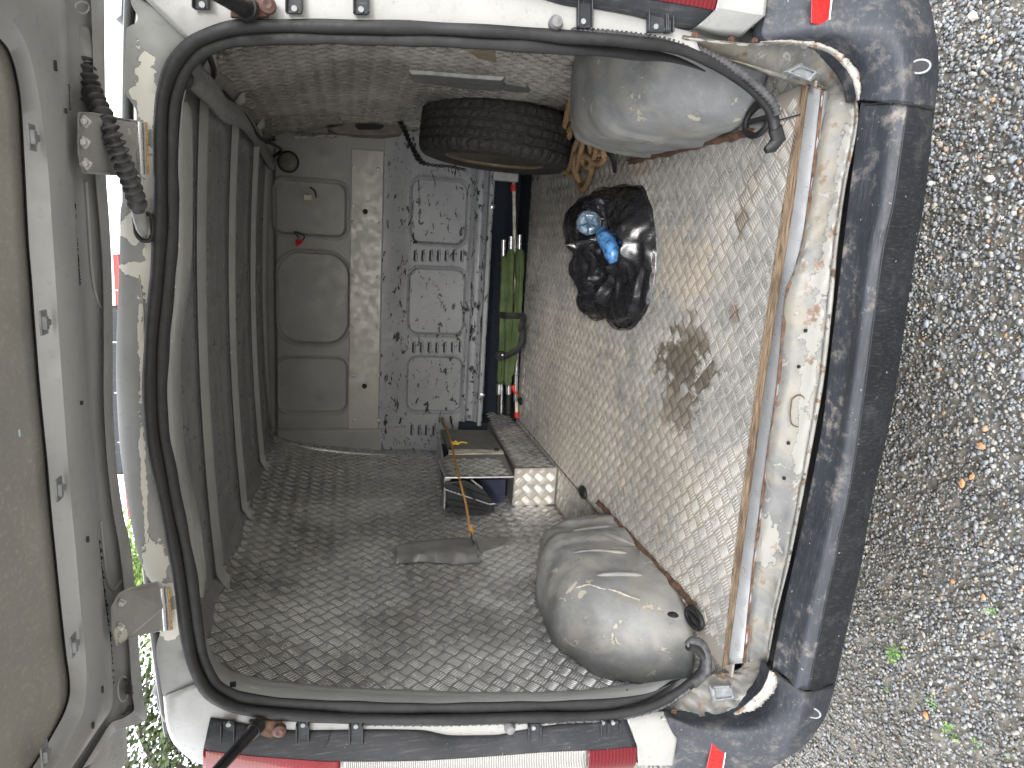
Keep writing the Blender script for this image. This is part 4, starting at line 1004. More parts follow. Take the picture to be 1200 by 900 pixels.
# oval pressings in the outer rim
def oval(px, py, rx, ry, h):
    q = [(px+rx*math.cos(t), py+ry*math.sin(t)) for t in np.linspace(0, 2*math.pi, 29)[:-1]]
    MB().tube(np.array([hat(a, b, h) for a, b in q]), .0014, 6, closed=True).build('pressed_oval', M['tailgate_grey'], hatch, True)
oval(144, 807, 6, 15, .013); oval(96, 9, 8, 7, .014)
# pressed channel seen in the frame between x 100-125
for P_ in ([(101, 213), (104, 260), (107, 310), (112, 345), (120, 362), (124, 350), (126, 300), (122, 250)], [(118, 610), (121, 640), (126, 680), (135, 690), (150, 668)]):
    MB().tube(np.array([hat(a, b, .004) for a, b in rs(np.array(P_, float), 40)]), .003, 6).build('pressed_edge', M['tailgate_grey'], hatch, True)
# brake light bar on the outer edge of the hatch, seen through the gap above the roof
p0, p1 = at(137, 296, 'y', .05), at(150, 606, 'y', .05)
def blk(pa, pb, mat, name, w, par=hatch):
    P = rs(np.array([at(a, b, 'y', .05) for a, b in rs(np.array([pa, pb], float), 2, False)]), 12, False)
    m = MB(); m.tube(P, .012, 4, ab=(w, 1)); return m.build(name, mat, par)
b1 = [(134, 300), (137, 362), (139, 460), (143, 520), (146, 560), (152, 604)]
def bandp(P, o0, o1, yv, mat, name, par):
    Q = rs(np.array(P, float), 30); a = np.array([at(x+o0, y, 'y', yv) for x, y in Q]); b = np.array([at(x+o1, y, 'y', yv) for x, y in Q])
    return MB().grid([a, b, b+V(0, .03, 0)]).build(name, mat, par, True, solid=.004)
bl = bandp([(135, 358), (136, 400), (137, 460), (141, 520), (145, 556)], -8, 3, .05, M['trim_black'], 'brake_light', hatch)
bandp([(136, 298), (138, 330), (140, 364)], -4, 2.5, .051, M['brake_red'], 'brake_light_lens', bl)
bandp([(147, 552), (150, 580), (153, 606)], -3, 4, .051, M['brake_red'], 'brake_light_lens', bl)
for px, py in ((135, 340), (136, 401), (139, 460), (143, 518), (147, 572)):
    MB().box(at(px, py, 'y', .035), (.002, .004, .014)).build('lens_clip', M['alu_bare'], bl)

# hinge brackets
def bracket(poly, yz, name, lip):
    """poly of (px, py, y) with real depth"""
    P = [hpt(a, b, yz) for a, b, c in poly]; c = np.mean(P, 0); d = (CAM-c)/np.linalg.norm(CAM-c)
    n_ = len(P); m = MB(); inn_ = [c+(p-c)*.93-d*.004 for p in P]; out_ = [p+d*.006 for p in P]; bk_ = [p-d*.012 for p in P]
    m.add(bk_+out_+inn_, [tuple((a*n_+i, a*n_+(i+1) % n_, (a+1)*n_+(i+1) % n_, (a+1)*n_+i)) for a in range(2) for i in range(n_)]+[tuple(range(2*n_, 3*n_)), tuple(range(n_-1, -1, -1))])
    return m.build(name, M['hinge_grey'], van, bevel=.002), d
def hpt(a, b, lim, h=.046):
    return hat(a, b, h) if a < lim else at(a, b, 'y', -.03)
def yh(px): return -.02-.10*(165-px)/75       # hinge plates run back from the roof edge to the hatch
h1, d1 = bracket([(a, b, yh(a)) for a, b in ((91, 131), (110, 132), (152, 140), (163, 141), (166, 170), (165, 205), (150, 206), (118, 205), (97, 203), (91, 180))], 135, 'hinge', 0)
h2, d2 = bracket([(a, b, yh(a-28)) for a, b in ((139, 695), (150, 689), (185, 681), (190, 685), (194, 710), (195, 739), (180, 741), (150, 748), (137, 757), (131, 740), (130, 712))], 165, 'hinge', 0)
for (px, py, r_), par, d, q in [((100, 143, .009), h1, d1, 0), ((99, 167, .009), h1, d1, 0), ((101, 192, .009), h1, d1, 0), ((174, 696, .008), h2, d2, 28), ((175, 729, .008), h2, d2, 28), ((143, 706, .008), h2, d2, 28), ((141, 734, .008), h2, d2, 28), ((143, 190, .008), h1, d1, 0)]:
    p = hpt(px, py, 135 if q == 0 else 165); m = MB(); 
    m.box(p+d*.007, (r_*1.6, .005, r_*1.6), R=np.array([[.8, 0, .6], [0, 1, 0], [-.6, 0, .8]])); b_ = m.build('hinge_bolt', M['hinge_grey'], par, bevel=.003)
    MB().lathe([(0, -.008), (r_*.5, -.006), (r_*.5, .0), (0, 0)], p+d*.010, 'y', 8).build('bolt_head', M['hinge_grey'], b_)
# hinge pins and light painted slot
for (pa, pb), par in ((((163, 143), (165, 204)), h1), (((189, 688), (193, 738)), h2)):
    P = np.array([at(a, b, 'y', -.03) for a, b in (pa, pb)]); MB().tube(P, .0065, 10).build('hinge_pin', M['alu_bare'], par, True)
    P2 = np.array([at(a+5, b, 'y', -.022) for a, b in (pa, pb)]); MB().tube(P2, .004, 8).build('hinge_knuckle', M['hinge_grey'], par, True)
    P3 = np.array([at(a+8.5, b, 'y', -.021) for a, b in (pa, pb)]); MB().tube(P3, .0018, 6).build('rust_line', M['cord_orange'], par, True)
P = np.array([at(153, 147, 'y', -.03), at(157, 200, 'y', -.03)]); MB().tube(P, .003, 6).build('weld_strip', M['white_body'], h1)

# corrugated wiring conduit from hatch to roof
cond = [(98, 70, -.10), (101, 85, -.105), (106, 102, -.11), (114, 122, -.125), (124, 142, -.14), (134, 165, -.14), (144, 190, -.125), (153, 213, -.10), (159, 232, -.075), (162, 245, -.05)]
C_ = rs(np.array(cond, float), 300)
P = np.array([at(a, b, 'y', c) for a, b, c in C_])
tt = np.arange(300); rr = .0125+.0035*np.sin(tt*2*math.pi/15.)**1
cnd = MB().tube(P, rr, 14).build('wiring_conduit', simple('conduit', (.05, .05, .052), .6, 0, 90, .5, .4), van, True)
P = np.array([at(a, b, 'y', c) for a, b, c in rs(np.array([(92, 30, -.10), (93, 45, -.10), (97, 60, -.10), (100, 74, -.10)], float), 14)])
MB().tube(P, [.012, .016, .017, .018, .018, .018, .018, .017, .017, .016, .015, .014, .013, .012], 12).build('conduit_boot', simple('boot_grey', (.3, .3, .3), .55), cnd, True)
P = np.array([at(a, b, 'y', c) for a, b, c in rs(np.array([(160, 236, -.05), (163, 252, -.04), (167, 270, -.03), (169, 277, -.02)], float), 10)])
MB().tube(P, [.012, .012, .0115, .0115, .011, .011, .0105, .010, .008, .005], 12).build('conduit_plug', simple('plug_grey', (.22, .22, .22), .5), cnd, True)
lp = [(157, 247), (158, 262), (160, 275), (167, 282), (176, 281), (179, 272), (179, 260), (176, 252), (171, 250)]
MB().tube(pxlane(rs(np.array(lp, float), 40), 'y', -.025), .0038, 8).build('conduit_gasket', M['rubber'], cnd, True)
lp = [(171, 256), (173, 266), (174, 275)]
MB().tube(pxlane(rs(np.array(lp, float), 10), 'y', -.024), .005, 8).build('conduit_tab', simple('plug_grey2', (.22, .22, .22), .5), cnd, True)

# ================================================================== lamps, trims, brackets, struts
def housing(name, px0, px1, y0, y1, mat, par, n=80, dep=.05, smooth=True, bev=None, label=None):
    a = pxlane(rs(np.array(px0, float), n), 'y', y0); b = pxlane(rs(np.array(px1, float), n), 'y', y1)
    return sheet(name, [a+V(0, dep*.3, 0), a, a*.93+b*.07+V(0, -.003, 0), a*.5+b*.5+V(0, -.006, 0), b, b+V(0, .01, 0)], mat, par, .003, smooth, label=label)
# left lamp (bottom of the photo)
Lh0 = [(246, 843), (262, 845), (300, 853), (340, 857), (380, 857), (440, 856), (494, 857), (512, 861), (528, 864), (560, 864), (585, 863), (606, 858), (640, 852), (700, 846), (733, 840)]
Lh1 = [(238, 880), (262, 883), (300, 887), (340, 890), (380, 893), (440, 893), (494, 892), (512, 891), (528, 890), (560, 888), (585, 886), (606, 884), (640, 882), (700, 879), (746, 876)]
ll = housing('tail_light', Lh0, Lh1, -.014, -.035, M['trim_black'], van)
def lens(seg0, off, mat, name, par, yA=-.036, yB=.02, n=40, lab=None, smooth=True):
    a = pxlane(rs(np.array(seg0, float), n), 'y', yA)
    c = a + V(off*.35, -.006, 0); d = a+V(off*.75, .012, 0); e = a+V(off*1.0, .06, 0); f = a+V(off*1.05, .20, 0)
    return sheet(name, [a+V(0, .01, 0), a, a*.6+c*.4+V(0, -.002, 0), c, d, e, f], mat, par, .004, smooth, label=lab)
lens([(238, 880), (262, 883), (300, 887), (340, 890), (380, 893), (398, 893)], -.10, M['lens_red'], 'red_lens', ll)
lens([(399, 893), (440, 893), (494, 892), (528, 890), (560, 888), (600, 885), (640, 882), (688, 880)], -.10, M['lens_clear'], 'clear_lens', ll)
lens([(689, 880), (710, 879), (730, 877), (746, 876)], -.10, M['lens_dark_red'], 'red_lens', ll)
MB().tube(pxlane(rs(np.array([(386, 858), (383, 870), (378, 880), (372, 893)], float), 12), 'y', -.030), .0018, 6).build('split_line', M['strap_black'], ll)
# right lamp (top of the photo)
Rh0 = [(560, -30), (600, -16), (640, -2), (665, 5), (700, 9), (740, 16), (775, 25), (800, 31), (815, 31)]
Rh1 = [(560, -48), (600, -38), (640, -27), (665, -20), (700, -12), (740, -6), (770, -1), (800, 4), (838, 11)]
lr = housing('tail_light', Rh0, Rh1, -.014, -.05, M['trim_black'], van)
lens([(700, -12), (740, -6), (770, -1), (800, 4), (838, 11)], .09, M['lens_dark_red'], 'red_lens', lr, -.052)
lens([(560, -48), (600, -38), (640, -27), (665, -20), (699, -12)], .07, M['lens_clear'], 'clear_lens', lr, -.052)
a = pxlane([(815, 31), (838, 11), (843, -12)], 'y', -.03)
# white corner pieces between lamp and bumper
def panel(name, rows, mat, par, label=None, solid=.004):
    G = [[at(*(list(p[:2])+['y', p[2]])) for p in rs(np.array(r, float), 14, True)] for r in rows]
    sd_ = 1 if G[0][0][0] > 0 else -1
    G[-1] = [p+V(sd_*.015, .14, 0) for p in G[-2]]
    return sheet(name, np.array(G), mat, par, solid, label=label)
panel('corner_panel', [[(812, 32, -.008), (830, 38, -.008), (850, 42, -.008), (868, 43, -.008)], [(818, 27, -.022), (838, 32, -.024), (860, 33, -.024), (877, 34, -.022)], [(838, 9, -.05), (858, 12, -.05), (880, 16, -.05), (896, 18, -.045)], [(844, -20, -.02), (864, -20, -.02), (884, -20, -.02), (900, -16, -.02)], [(846, -60, .10), (866, -60, .10), (886, -60, .10), (902, -60, .10)]], M['white_body'], van)
panel('corner_panel', [[(731, 838, -.010), (750, 835, -.010), (768, 834, -.010), (781, 834, -.008)], [(736, 850, -.02), (756, 848, -.02), (776, 848, -.02), (788, 850, -.018)], [(746, 872, -.032), (766, 872, -.032), (782, 872, -.032), (793, 866, -.03)], [(748, 896, -.01), (766, 896, -.01), (780, 896, -.01), (789, 896, -.01)], [(750, 930, .08), (766, 930, .08), (780, 930, .08), (788, 930, .08)]], M['white_body'], van)
# black snap brackets
def snap(px, py, w_, h_, dirn, par=van):
    y0 = -.016
    P = lambda a, b, c=0: at(px+a, py+b, 'y', y0+c)
    m = MB()
    q = [P(-w_/2, 0), P(w_/2, 0), P(w_/2, h_*dirn), P(-w_/2, h_*dirn)]; q2 = [p+V(0, -.008, 0) for p in q]; m.hexa(q, q2)
    for s in (-1, 1):
        q = [P(s*w_/2-1, 0), P(s*w_/2+1, 0), P(s*w_/2+1, h_*dirn), P(s*w_/2-1, h_*dirn)]; m.hexa([p+V(0, -.008, 0) for p in q], [p+V(0, -.018, 0) for p in q])
    o = m.build('snap_bracket', M['trim_black'], par, bevel=.0015)
    c = P(0, h_*dirn*.25, -.009); MB().lathe([(0, -.004), (.005, -.004), (.005, .003), (0, .003)], c, 'y', 10).build('screw', M['clip_grey'], o)
for px, py, w_, h_ in ((268, 843, 15, 22), (355, 844, 14, 20), (417, 845, 15, 22), (625, 846, 14, 26), (718, 842, 12, 18), (706, 842, 8, 18)):
    snap(px, py, w_, h_, 1)
for px, py, w_, h_ in ((237, 12, 18, -24), (345, 17, 18, -26), (423, 18, 17, -26), (683, 34, 16, -34), (768, 39, 22, -30), (781, 40, 8, -24)):
    snap(px, py, w_, abs(h_), -1)
for px, py in ((651, 27), (597, 852)):
    p = at(px, py, 'y', -.02); m = MB().lathe([(0, .01), (.012, .01), (.0135, -.004), (.010, -.014), (0, -.016)], p, 'y', 16); m.build('rubber_buffer', simple('buffer', (.16, .155, .16), .6), van, True)
# gas struts with rusted mounts
def strut(P, r1, r2, mt):
    Q = np.array([at(a, b, 'y', c) for a, b, c in P]); o = MB().tube(Q, r1, 12).build('gas_strut', M['black_metal'], van, True)
    p0 = Q[0]; Q2 = np.array([Q[0]+(Q[1]-Q[0])*-.02, Q[0]+(Q[1]-Q[0])*.12]); MB().tube(Q2, r2, 12).build('strut_end', M['rubber'], o, True)
    P_ = [at(a, b, 'y', -.018) for a, b in mt]; n_ = len(P_)
    m = MB().add([p for p in P_]+[p+V(0, -.01, 0) for p in P_], [tuple(range(n_, 2*n_)), tuple(range(n_-1, -1, -1))]+[(i, (i+1) % n_, n_+(i+1) % n_, n_+i) for i in range(n_)])
    b = m.build('strut_mount', M['rust'], o, bevel=.002); c = np.mean(P_, 0)
    for k in (-1, 1): MB().lathe([(0, .0), (.014, 0), (.014, -.012), (.007, -.016), (0, -.013)], c+V(0, -.01, k*.028), 'y', 14).build('mount_bolt', simple('rusty_bolt', (.09, .045, .035), .6), b, True)
strut([(303, 850, -.035), (250, 908, -.16), (200, 960, -.32)], .0115, .015, [(292, 842), (330, 842), (331, 853), (318, 862), (306, 858), (296, 850)])
strut([(291, 11, -.035), (262, -6, -.10), (200, -42, -.30)], .016, .02, [(271, 22), (315, 21), (316, -2), (300, -8), (272, 2)])

# ================================================================== bumper
B0 = [(1010, 120), (1004, 170), (995, 240), (988, 300), (973, 430), (966, 490), (957, 540), (945, 600), (931, 660), (918, 720), (906, 782)]
B00 = [(1003, 118), (996, 170), (987, 240), (978, 300), (966, 430), (958, 490), (949, 540), (934, 600), (924, 660), (910, 720), (899, 780)]
B05 = [(1034, 121), (1028, 170), (1019, 240), (1008, 300), (994, 430), (985, 490), (976, 540), (962, 600), (950, 660), (938, 720), (924, 795)]
B1 = [(1058, 122), (1051, 170), (1041, 240), (1028, 300), (1011, 430), (1003, 490), (996, 540), (985, 600), (972, 660), (959, 720), (942, 808)]
B15 = [(1076, 125), (1070, 170), (1061, 240), (1050, 300), (1031, 430), (1021, 490), (1012, 540), (1002, 600), (990, 660), (978, 720), (960, 809)]
B2 = [(1094, 129), (1089, 170), (1081, 240), (1070, 300), (1052, 430), (1042, 490), (1031, 540), (1018, 600), (1008, 660), (995, 720), (977, 802)]
n = 120
LB = []
B1m = [(a-9, b) for a, b in B1]; B1p = [(a+5, b) for a, b in B1]
for P, yv in ((B00, -.080), (B0, -.092), (B0, -.098), (B05, -.142), (B1m, -.172), (B1p, -.184), (B15, -.180), (B2, -.166)):
    Q = rsi(P, n)
    if yv == -.098: Q = Q*.93+rsi(B05, n)*.07
    if P is B00: a = pxlane(Q, 'y', yv); a[:, 2] -= .02; LB.append(a); continue
    LB.append(pxlane(Q, 'y', yv))
ub = np.linspace(0, 1, n)
LB[5] = LB[5] + np.c_[0*ub, .004*np.exp(-((ub-.75)/.02)**2), 0*ub]   # small dent
top_l = LB[:6]; face_l = LB[5:]+[LB[-1]+V(0, .03, -.024), LB[-1]+V(0, .07, -.048), LB[-1]+V(0, .12, -.07), LB[-1]+V(0, .22, -.09)]
# finely divided across the ridge so it reads as one rounded moulding
def refine(lanes, k):
    A = np.array(lanes); s = np.arange(len(A)); out = []
    for x in np.linspace(0, len(A)-1, k):
        i = min(int(x), len(A)-2); f = x-i; a, b = A[i], A[i+1]; p = A[max(i-1, 0)]; q = A[min(i+2, len(A)-1)]
        m1, m2 = .3*(b-p), .3*(q-a)
        out.append((2*f**3-3*f*f+1)*a+(f**3-2*f*f+f)*m1+(-2*f**3+3*f*f)*b+(f**3-f*f)*m2)
    return out
bt = sheet('bumper_step', refine(top_l[1:], 20), M['bumper_top'], van, .004, label='dusty top step of the black rear bumper')
sheet('step_gap', [LB[0]+V(0, .09, -.004), LB[0]+V(0, .03, -.002), LB[0], LB[1]+V(0, 0, -.004)], M['strap_black'], bt, .003)
sheet('bumper_face', refine(face_l, 40), M['bumper_face'], van, .004, label='scuffed black rear bumper, rounded face')
MB().tube(LB[2], .0012, 5).build('step_edge', M['bumper_top'], bt)
# corners
def corner(name, P0, P1, P2, y0, y1, y2, s, label):
    n = 60; A, B, C_2 = rsi(P0, n), rsi(P1, n), rsi(P2, n)
    ya, yb2, yc2 = (np.interp(np.linspace(0, 1, n), np.linspace(0, 1, len(q)), q) for q in (y0, y1, y2))
    ls = []
    a = pxlane(A, 'y', ya); b = pxlane(B, 'y', yb2); c = pxlane(C_2, 'y', yc2)
    ab = pxlane(A*.5+B*.5, 'y', (ya+yb2)/2-.012)
    bc = pxlane(B*.5+C_2*.5, 'y', (yb2+yc2)/2-.008)
    ls = [a+V(0, .03, 0), a, a*.92+ab*.08+V(0, -.002, 0), ab, b, bc, c]
    tt_ = np.linspace(0, 1, n)[:, None]; nn_ = V(0, 1, 0)*(1-tt_)+V(-s*.8, .6, 0)*tt_
    ls += [c+nn_*a_+V(0, 0, -b_) for a_, b_ in ((.03, .024), (.07, .048), (.12, .07), (.22, .09))]
    o = sheet(name, refine(ls, 44), M['bumper_corner'], van, .004, label=label)
    e = np.array(refine(ls, 44))[:, -1]; f1 = e.copy(); f1[:, 1] += .12; f1[:, 0] = e[:, 0]*.985; f2 = f1+V(0, .30, 0)
    MB().grid([e, f1, f2]).build('bumper_side', M['bumper_corner'], o, True, solid=.004)
    return o
cR = corner('bumper_corner', [(1004, 117), (1000, 98), (990, 80), (972, 62), (945, 51), (915, 49), (897, 46), (892, 38), (896, 20), (901, -10), (903, -50)],
       [(1058, 121), (1058, 100), (1057, 82), (1055, 64), (1052, 45), (1048, 25), (1045, 10), (1040, -5), (1034, -25), (1028, -45), (1020, -70)],
       [(1094, 127), (1096, 110), (1098, 92), (1098, 72), (1097, 54), (1094, 34), (1091, 16), (1087, 0), (1080, -20), (1070, -44), (1056, -70)],
       [-.086, -.07, -.05, -.04, -.03, -.03, -.03, -.03, -.03, .0, .06], [-.180, -.180, -.178, -.173, -.166, -.153, -.138, -.118, -.09, -.05, .02], [-.165, -.163, -.16, -.154, -.145, -.13, -.11, -.08, -.04, .01, .08], 1, 'right corner of the bumper with scraped edge')
cL = corner('bumper_corner', [(901, 783), (898, 797), (890, 812), (874, 828), (850, 839), (820, 843), (796, 843), (783, 841), (788, 856), (793, 870), (789, 905)],
       [(943, 811), (940, 822), (937, 834), (933, 846), (928, 860), (921, 874), (915, 886), (905, 896), (890, 906), (870, 918), (850, 935)],
       [(977, 804), (972, 822), (966, 840), (958, 853), (948, 867), (934, 880), (918, 889), (905, 896.5), (888, 907), (869, 920), (849, 938)],
       [-.082, -.06, -.045, -.035, -.03, -.03, -.03, -.03, -.03, -.02, .03], [-.180, -.180, -.178, -.170, -.158, -.142, -.122, -.095, -.055, -.015, .045], [-.165, -.163, -.159, -.152, -.14, -.122, -.10, -.07, -.03, .01, .06], -1, 'left corner of the bumper with scraped edge')
# seams, sensor holes, reflectors, chipped zones
def onpx(P, y, r, name, mat, par, n=30):
    Q = rs(np.array([(a, b, c) for (a, b), c in zip(P, y)], float), n); return MB().tube(np.array([at(a, b, 'y', c) for a, b, c in Q]), r, 6).build(name, mat, par, True)
onpx([(1012, 124), (1035, 120), (1058, 121), (1076, 124), (1093, 128)], [-.10, -.150, -.188, -.188, -.172], .0022, 'bumper_seam', M['strap_black'], cR)
onpx([(905, 784), (924, 800), (943, 811), (960, 809), (977, 803)], [-.10, -.150, -.188, -.188, -.172], .0022, 'bumper_seam', M['strap_black'], cL)
for (px, py, yv), par in (((1078, 78, -.178), cR), ((952, 835, -.172), cL)):
    p = at(px, py, 'y', yv); d = (CAM-p)/np.linalg.norm(CAM-p)
    t_ = np.linspace(0, 2*math.pi, 25)[:-1]; u1 = np.cross(d, V(1, 0, 0)); u1 /= np.linalg.norm(u1); u2 = V(1, 0, 0)
    o = MB().tube([p+d*.009+.017*math.cos(t)*u1+.012*math.sin(t)*u2 for t in t_], .0022, 6, closed=True).build('bolt_cap', M['clip_grey'], par, True)
    MB().add([p+d*.008+.015*math.cos(t)*u1+.010*math.sin(t)*u2 for t in t_], [tuple(range(24))]).build('bolt_recess', M['strap_black'], o, solid=.002)
def refl(poly, ys_, edge, par):
    P = [at(a, b, 'y', c) for (a, b), c in zip(poly, ys_)]; c = np.mean(P, 0); d = (CAM-c)/np.linalg.norm(CAM-c)
    o = MB().hexa([p-d*.015 for p in P], [p+d*.008 for p in P]).build('reflector', M['reflect_red'], par, bevel=.002)
    for a, b in (edge,):
        MB().tube([P[a]+d*.008, P[b]+d*.008], .0022, 6).build('reflector_edge', M['alu_bare'], o)
refl([(951, -14), (976, -16), (971, 32), (950, 27)], [-.10, -.10, -.085, -.08], (1, 2), cR)
refl([(836, 862), (854, 857), (846, 908), (826, 908)], [-.062, -.065, -.05, -.045], (1, 2), cL)
def blotch(P0, P1, y0, y1, mat, name, par, n=70, seed=1):
    r_ = np.random.default_rng(seed); A, B = rs(np.array(P0, float), n), rs(np.array(P1, float), n)
    ja = np.cumsum(r_.normal(size=n))*.25; jb = np.cumsum(r_.normal(size=n))*.35; ja -= ja.mean(); jb -= jb.mean()
    env = np.sin(np.linspace(.05, math.pi-.05, n))**.5
    D = (B-A); L = np.linalg.norm(D, axis=1)[:, None]+1e-6; D = D/L
    B2 = A+D*(L*env[:, None]+np.clip(jb, -3, 3)[:, None]+r_.normal(size=(n, 1))*.7); A2 = A+D*np.clip(ja, -1, 1)[:, None]
    a = pxlane(A2, 'y', y0); b = pxlane(B2, 'y', y1)
    return sheet(name, [a, a*.5+b*.5+V(0, -.003, 0), b], mat, par, .0015)
blotch([(1003, 118), (1000, 98), (990, 80), (972, 62), (950, 55), (925, 52), (890, 50)], [(1014, 119), (1014, 100), (1008, 82), (990, 64), (960, 50), (935, 47), (900, 46)], -.104, -.11, M['sill_edge'], 'flaked_primer', cR, seed=4)
blotch([(901, 785), (897, 797), (889, 812), (874, 827), (860, 836)], [(916, 792), (914, 804), (902, 818), (884, 834), (866, 841)], -.105, -.11, M['sill_edge'], 'flaked_primer', cL, seed=5)

# ================================================================== THINGS IN THE CARGO BAY
# ---- spare tyre, standing against the right wall
yc, zc, xc = 1.70, .338, .772
ty = root('spare_tyre', 'worn black spare tyre standing upright against the right wall of the cargo bay', 'tyre', (xc, yc, .005))
R_ = .335; W_ = .103
prof = [(.205, -.083), (.215, -.092), (.24, -.103), (.28, -.108), (.312, -.100), (.327, -.086), (.333, -.070)]
grooves = [-.052, -.018, .018, .052]
xs_ = [-.070]
tp = []
for g in grooves: tp += [(R_, g-.006), (R_-.008, g-.004), (R_-.008, g+.004), (R_, g+.006)]
prof2 = prof + tp + [(r, -x) for r, x in prof[::-1]]
m = MB(); seg = 132; vs = []
for r, x in prof2:
    for k in range(seg):
        a = 2*math.pi*k/seg; rr = r
        if r > .30 and abs(x) > .058: rr -= .006*(k % 3 == 0)
        elif r >= R_ and (k+int(x*200)) % 4 == 0: rr -= .004
        vs.append((x, rr*math.cos(a), rr*math.sin(a)))
npf = len(prof2); f = [(i*seg+k, i*seg+(k+1) % seg, (i+1)*seg+(k+1) % seg, (i+1)*seg+k) for i in range(npf-1) for k in range(seg)]
tilt = np.array([[math.cos(.06), 0, math.sin(.06)], [0, 1, 0], [-math.sin(.06), 0, math.cos(.06)]])
vs = np.array(vs)@tilt.T + V(xc, yc, zc+.002)
m.add(vs, f); tread_ = m.build('tyre', M['tyre'], ty)
rim = [(.205, -.083), (.212, -.088), (.200, -.080), (.192, -.060), (.188, .05), (.05, .06), (.03, .055), (0, .055)]
m = MB().lathe(rim[:-1]+[(.001, .055)], (0, 0, 0), 'x', 48); m.v = [tuple(p) for p in (np.array(m.v)@tilt.T+V(xc, yc, zc+.002))]
rm_ = m.build('rim', simple('rim_brown', (.09, .075, .055), .5, .4), ty, True)
m = MB().lathe([(.200, -.078), (.207, -.092), (.216, -.094), (.222, -.089)], (0, 0, 0), 'x', 48); m.f = m.f[:-2]; m.m = m.m[:-2]; m.v = [tuple(p) for p in (np.array(m.v)@tilt.T+V(xc, yc, zc+.002))]
m.build('rim_lip', simple('rim_lip', (.20, .15, .095), .45, .3), rm_, True, solid=.002)

# ---- chain holding the tyre
ch = root('tyre_chain', 'thin black chain hanging down in front of the spare tyre on the bulkhead', 'chain', tuple(at(470, 150, 'y', 1.72)))
path = rs(np.array([(464, 136, 2.28), (472, 148, 2.1), (478, 162, 1.9), (486, 178, 1.7), (494, 190, 1.5), (510, 194, 1.38), (526, 195, 1.36), (545, 199, 1.42)], float), 44)
CP = np.array([at(a, b, 'y', c) for a, b, c in path])
lk = None
for i in range(len(CP)-1):
    d = CP[i+1]-CP[i]; L = np.linalg.norm(d)
    t_ = np.linspace(0, 2*math.pi, 13)[:-1]
    if lk is None:
        o = MB().tube([(.020*math.cos(t), .0085*math.sin(t), 0) for t in t_], .003, 6, closed=True).build('chain_link', M['black_metal'], ch, True); lk = o.data
    else: o = bpy.data.objects.new('chain_link', lk); col.objects.link(o); o.parent = ch
    q = Vector(d).to_track_quat('X', 'Z'); 
    from mathutils import Quaternion
    q = q @ Quaternion((1, 0, 0), math.pi/2*(i % 2)); o.rotation_mode = 'QUATERNION'; o.rotation_quaternion = q
    o.scale = (max(.6, L/.028),)*3 if L < .05 else (L/.03,)*3
    o.location = Vector((CP[i]+CP[i+1])/2) - ch.location

# ---- rope bundle
rp_ = root('rope', 'tangled brown three strand rope bundled between the spare tyre and right wheel arch', 'rope', tuple(at(680, 190, 'z', .0)))
RP = [(664, 112, .24, .66), (667, 128, .22, .62), (672, 140, .19, .60), (682, 148, .16, .55), (690, 165, .12, .53), (694, 185, .08, .52), (692, 205, .05, .5), (684, 222, .03, .49), (677, 214, .04, .5), (672, 198, .07, .52), (663, 186, .10, .55), (655, 178, .12, .57), (660, 168, .13, .55), (668, 158, .15, .55), (664, 148, .17, .57), (668, 138, .19, .58), (678, 144, .18, .56), (680, 165, .13, .53), (684, 190, .09, .5), (690, 196, .08, .5),
      (697, 184, .10, .52), (700, 165, .13, .54), (694, 150, .15, .56), (684, 140, .18, .57), (672, 146, .18, .57), (662, 160, .15, .56), (656, 176, .13, .57), (656, 194, .09, .56), (664, 202, .07, .54), (670, 190, .1, .53), (674, 172, .14, .53), (684, 156, .17, .53), (698, 164, .14, .53), (706, 174, .12, .54), (708, 186, .10, .55), (700, 192, .09, .55), (688, 184, .12, .52), (676, 182, .13, .52), (674, 200, .1, .51), (680, 214, .06, .5)]
Q = rsi(RP, 900)
def rope_pt(a, b, z, x): return at(a, b, 'x', x)
P = []
for a, b, z, x in Q:
    p = at(a, b, 'z', max(z*.55, .014)); P.append(p)
P = np.array(P)
for _ in range(3): P[1:-1] = (P[:-2]+2*P[1:-1]+P[2:])/4
P = rs(P, 900, False)
s_ = np.r_[0, np.cumsum(np.linalg.norm(np.diff(P, axis=0), axis=1))]
MB().tube(P, .0125, 12, section=lambda i, a: .86+.16*abs(math.cos(1.5*(a - s_[i]*75)))).build('rope_strand', M['rope'], rp_, True)
P2 = np.array([at(a, b, 'z', z) for a, b, z in rs(np.array([(668, 118, .15), (661, 150, .11), (655, 182, .06), (662, 196, .05), (672, 206, .04), (680, 180, .08), (688, 150, .11), (700, 150, .1), (712, 168, .05), (703, 182, .05)], float), 300)])
s2_ = np.r_[0, np.cumsum(np.linalg.norm(np.diff(P2, axis=0), axis=1))]
MB().tube(P2, .0115, 12, section=lambda i, a: .86+.16*abs(math.cos(1.5*(a - s2_[i]*75)))).build('rope_strand', M['rope'], rp_, True)
# dark strap lying behind the rope
dk = root('rag', 'small dark rag hanging behind the rope beside the right wheel arch', 'rag', tuple(at(718, 184, 'z', 0)))
P = np.array([at(a, b, 'z', z) for a, b, z in ((708, 174, .05), (714, 178, .05), (719, 188, .035), (720, 202, .012))])
MB().tube(rs(P, 16), np.linspace(.02, .007, 16), 8, ab=(1, .5)).build('cloth', M['strap_black'], dk, True)

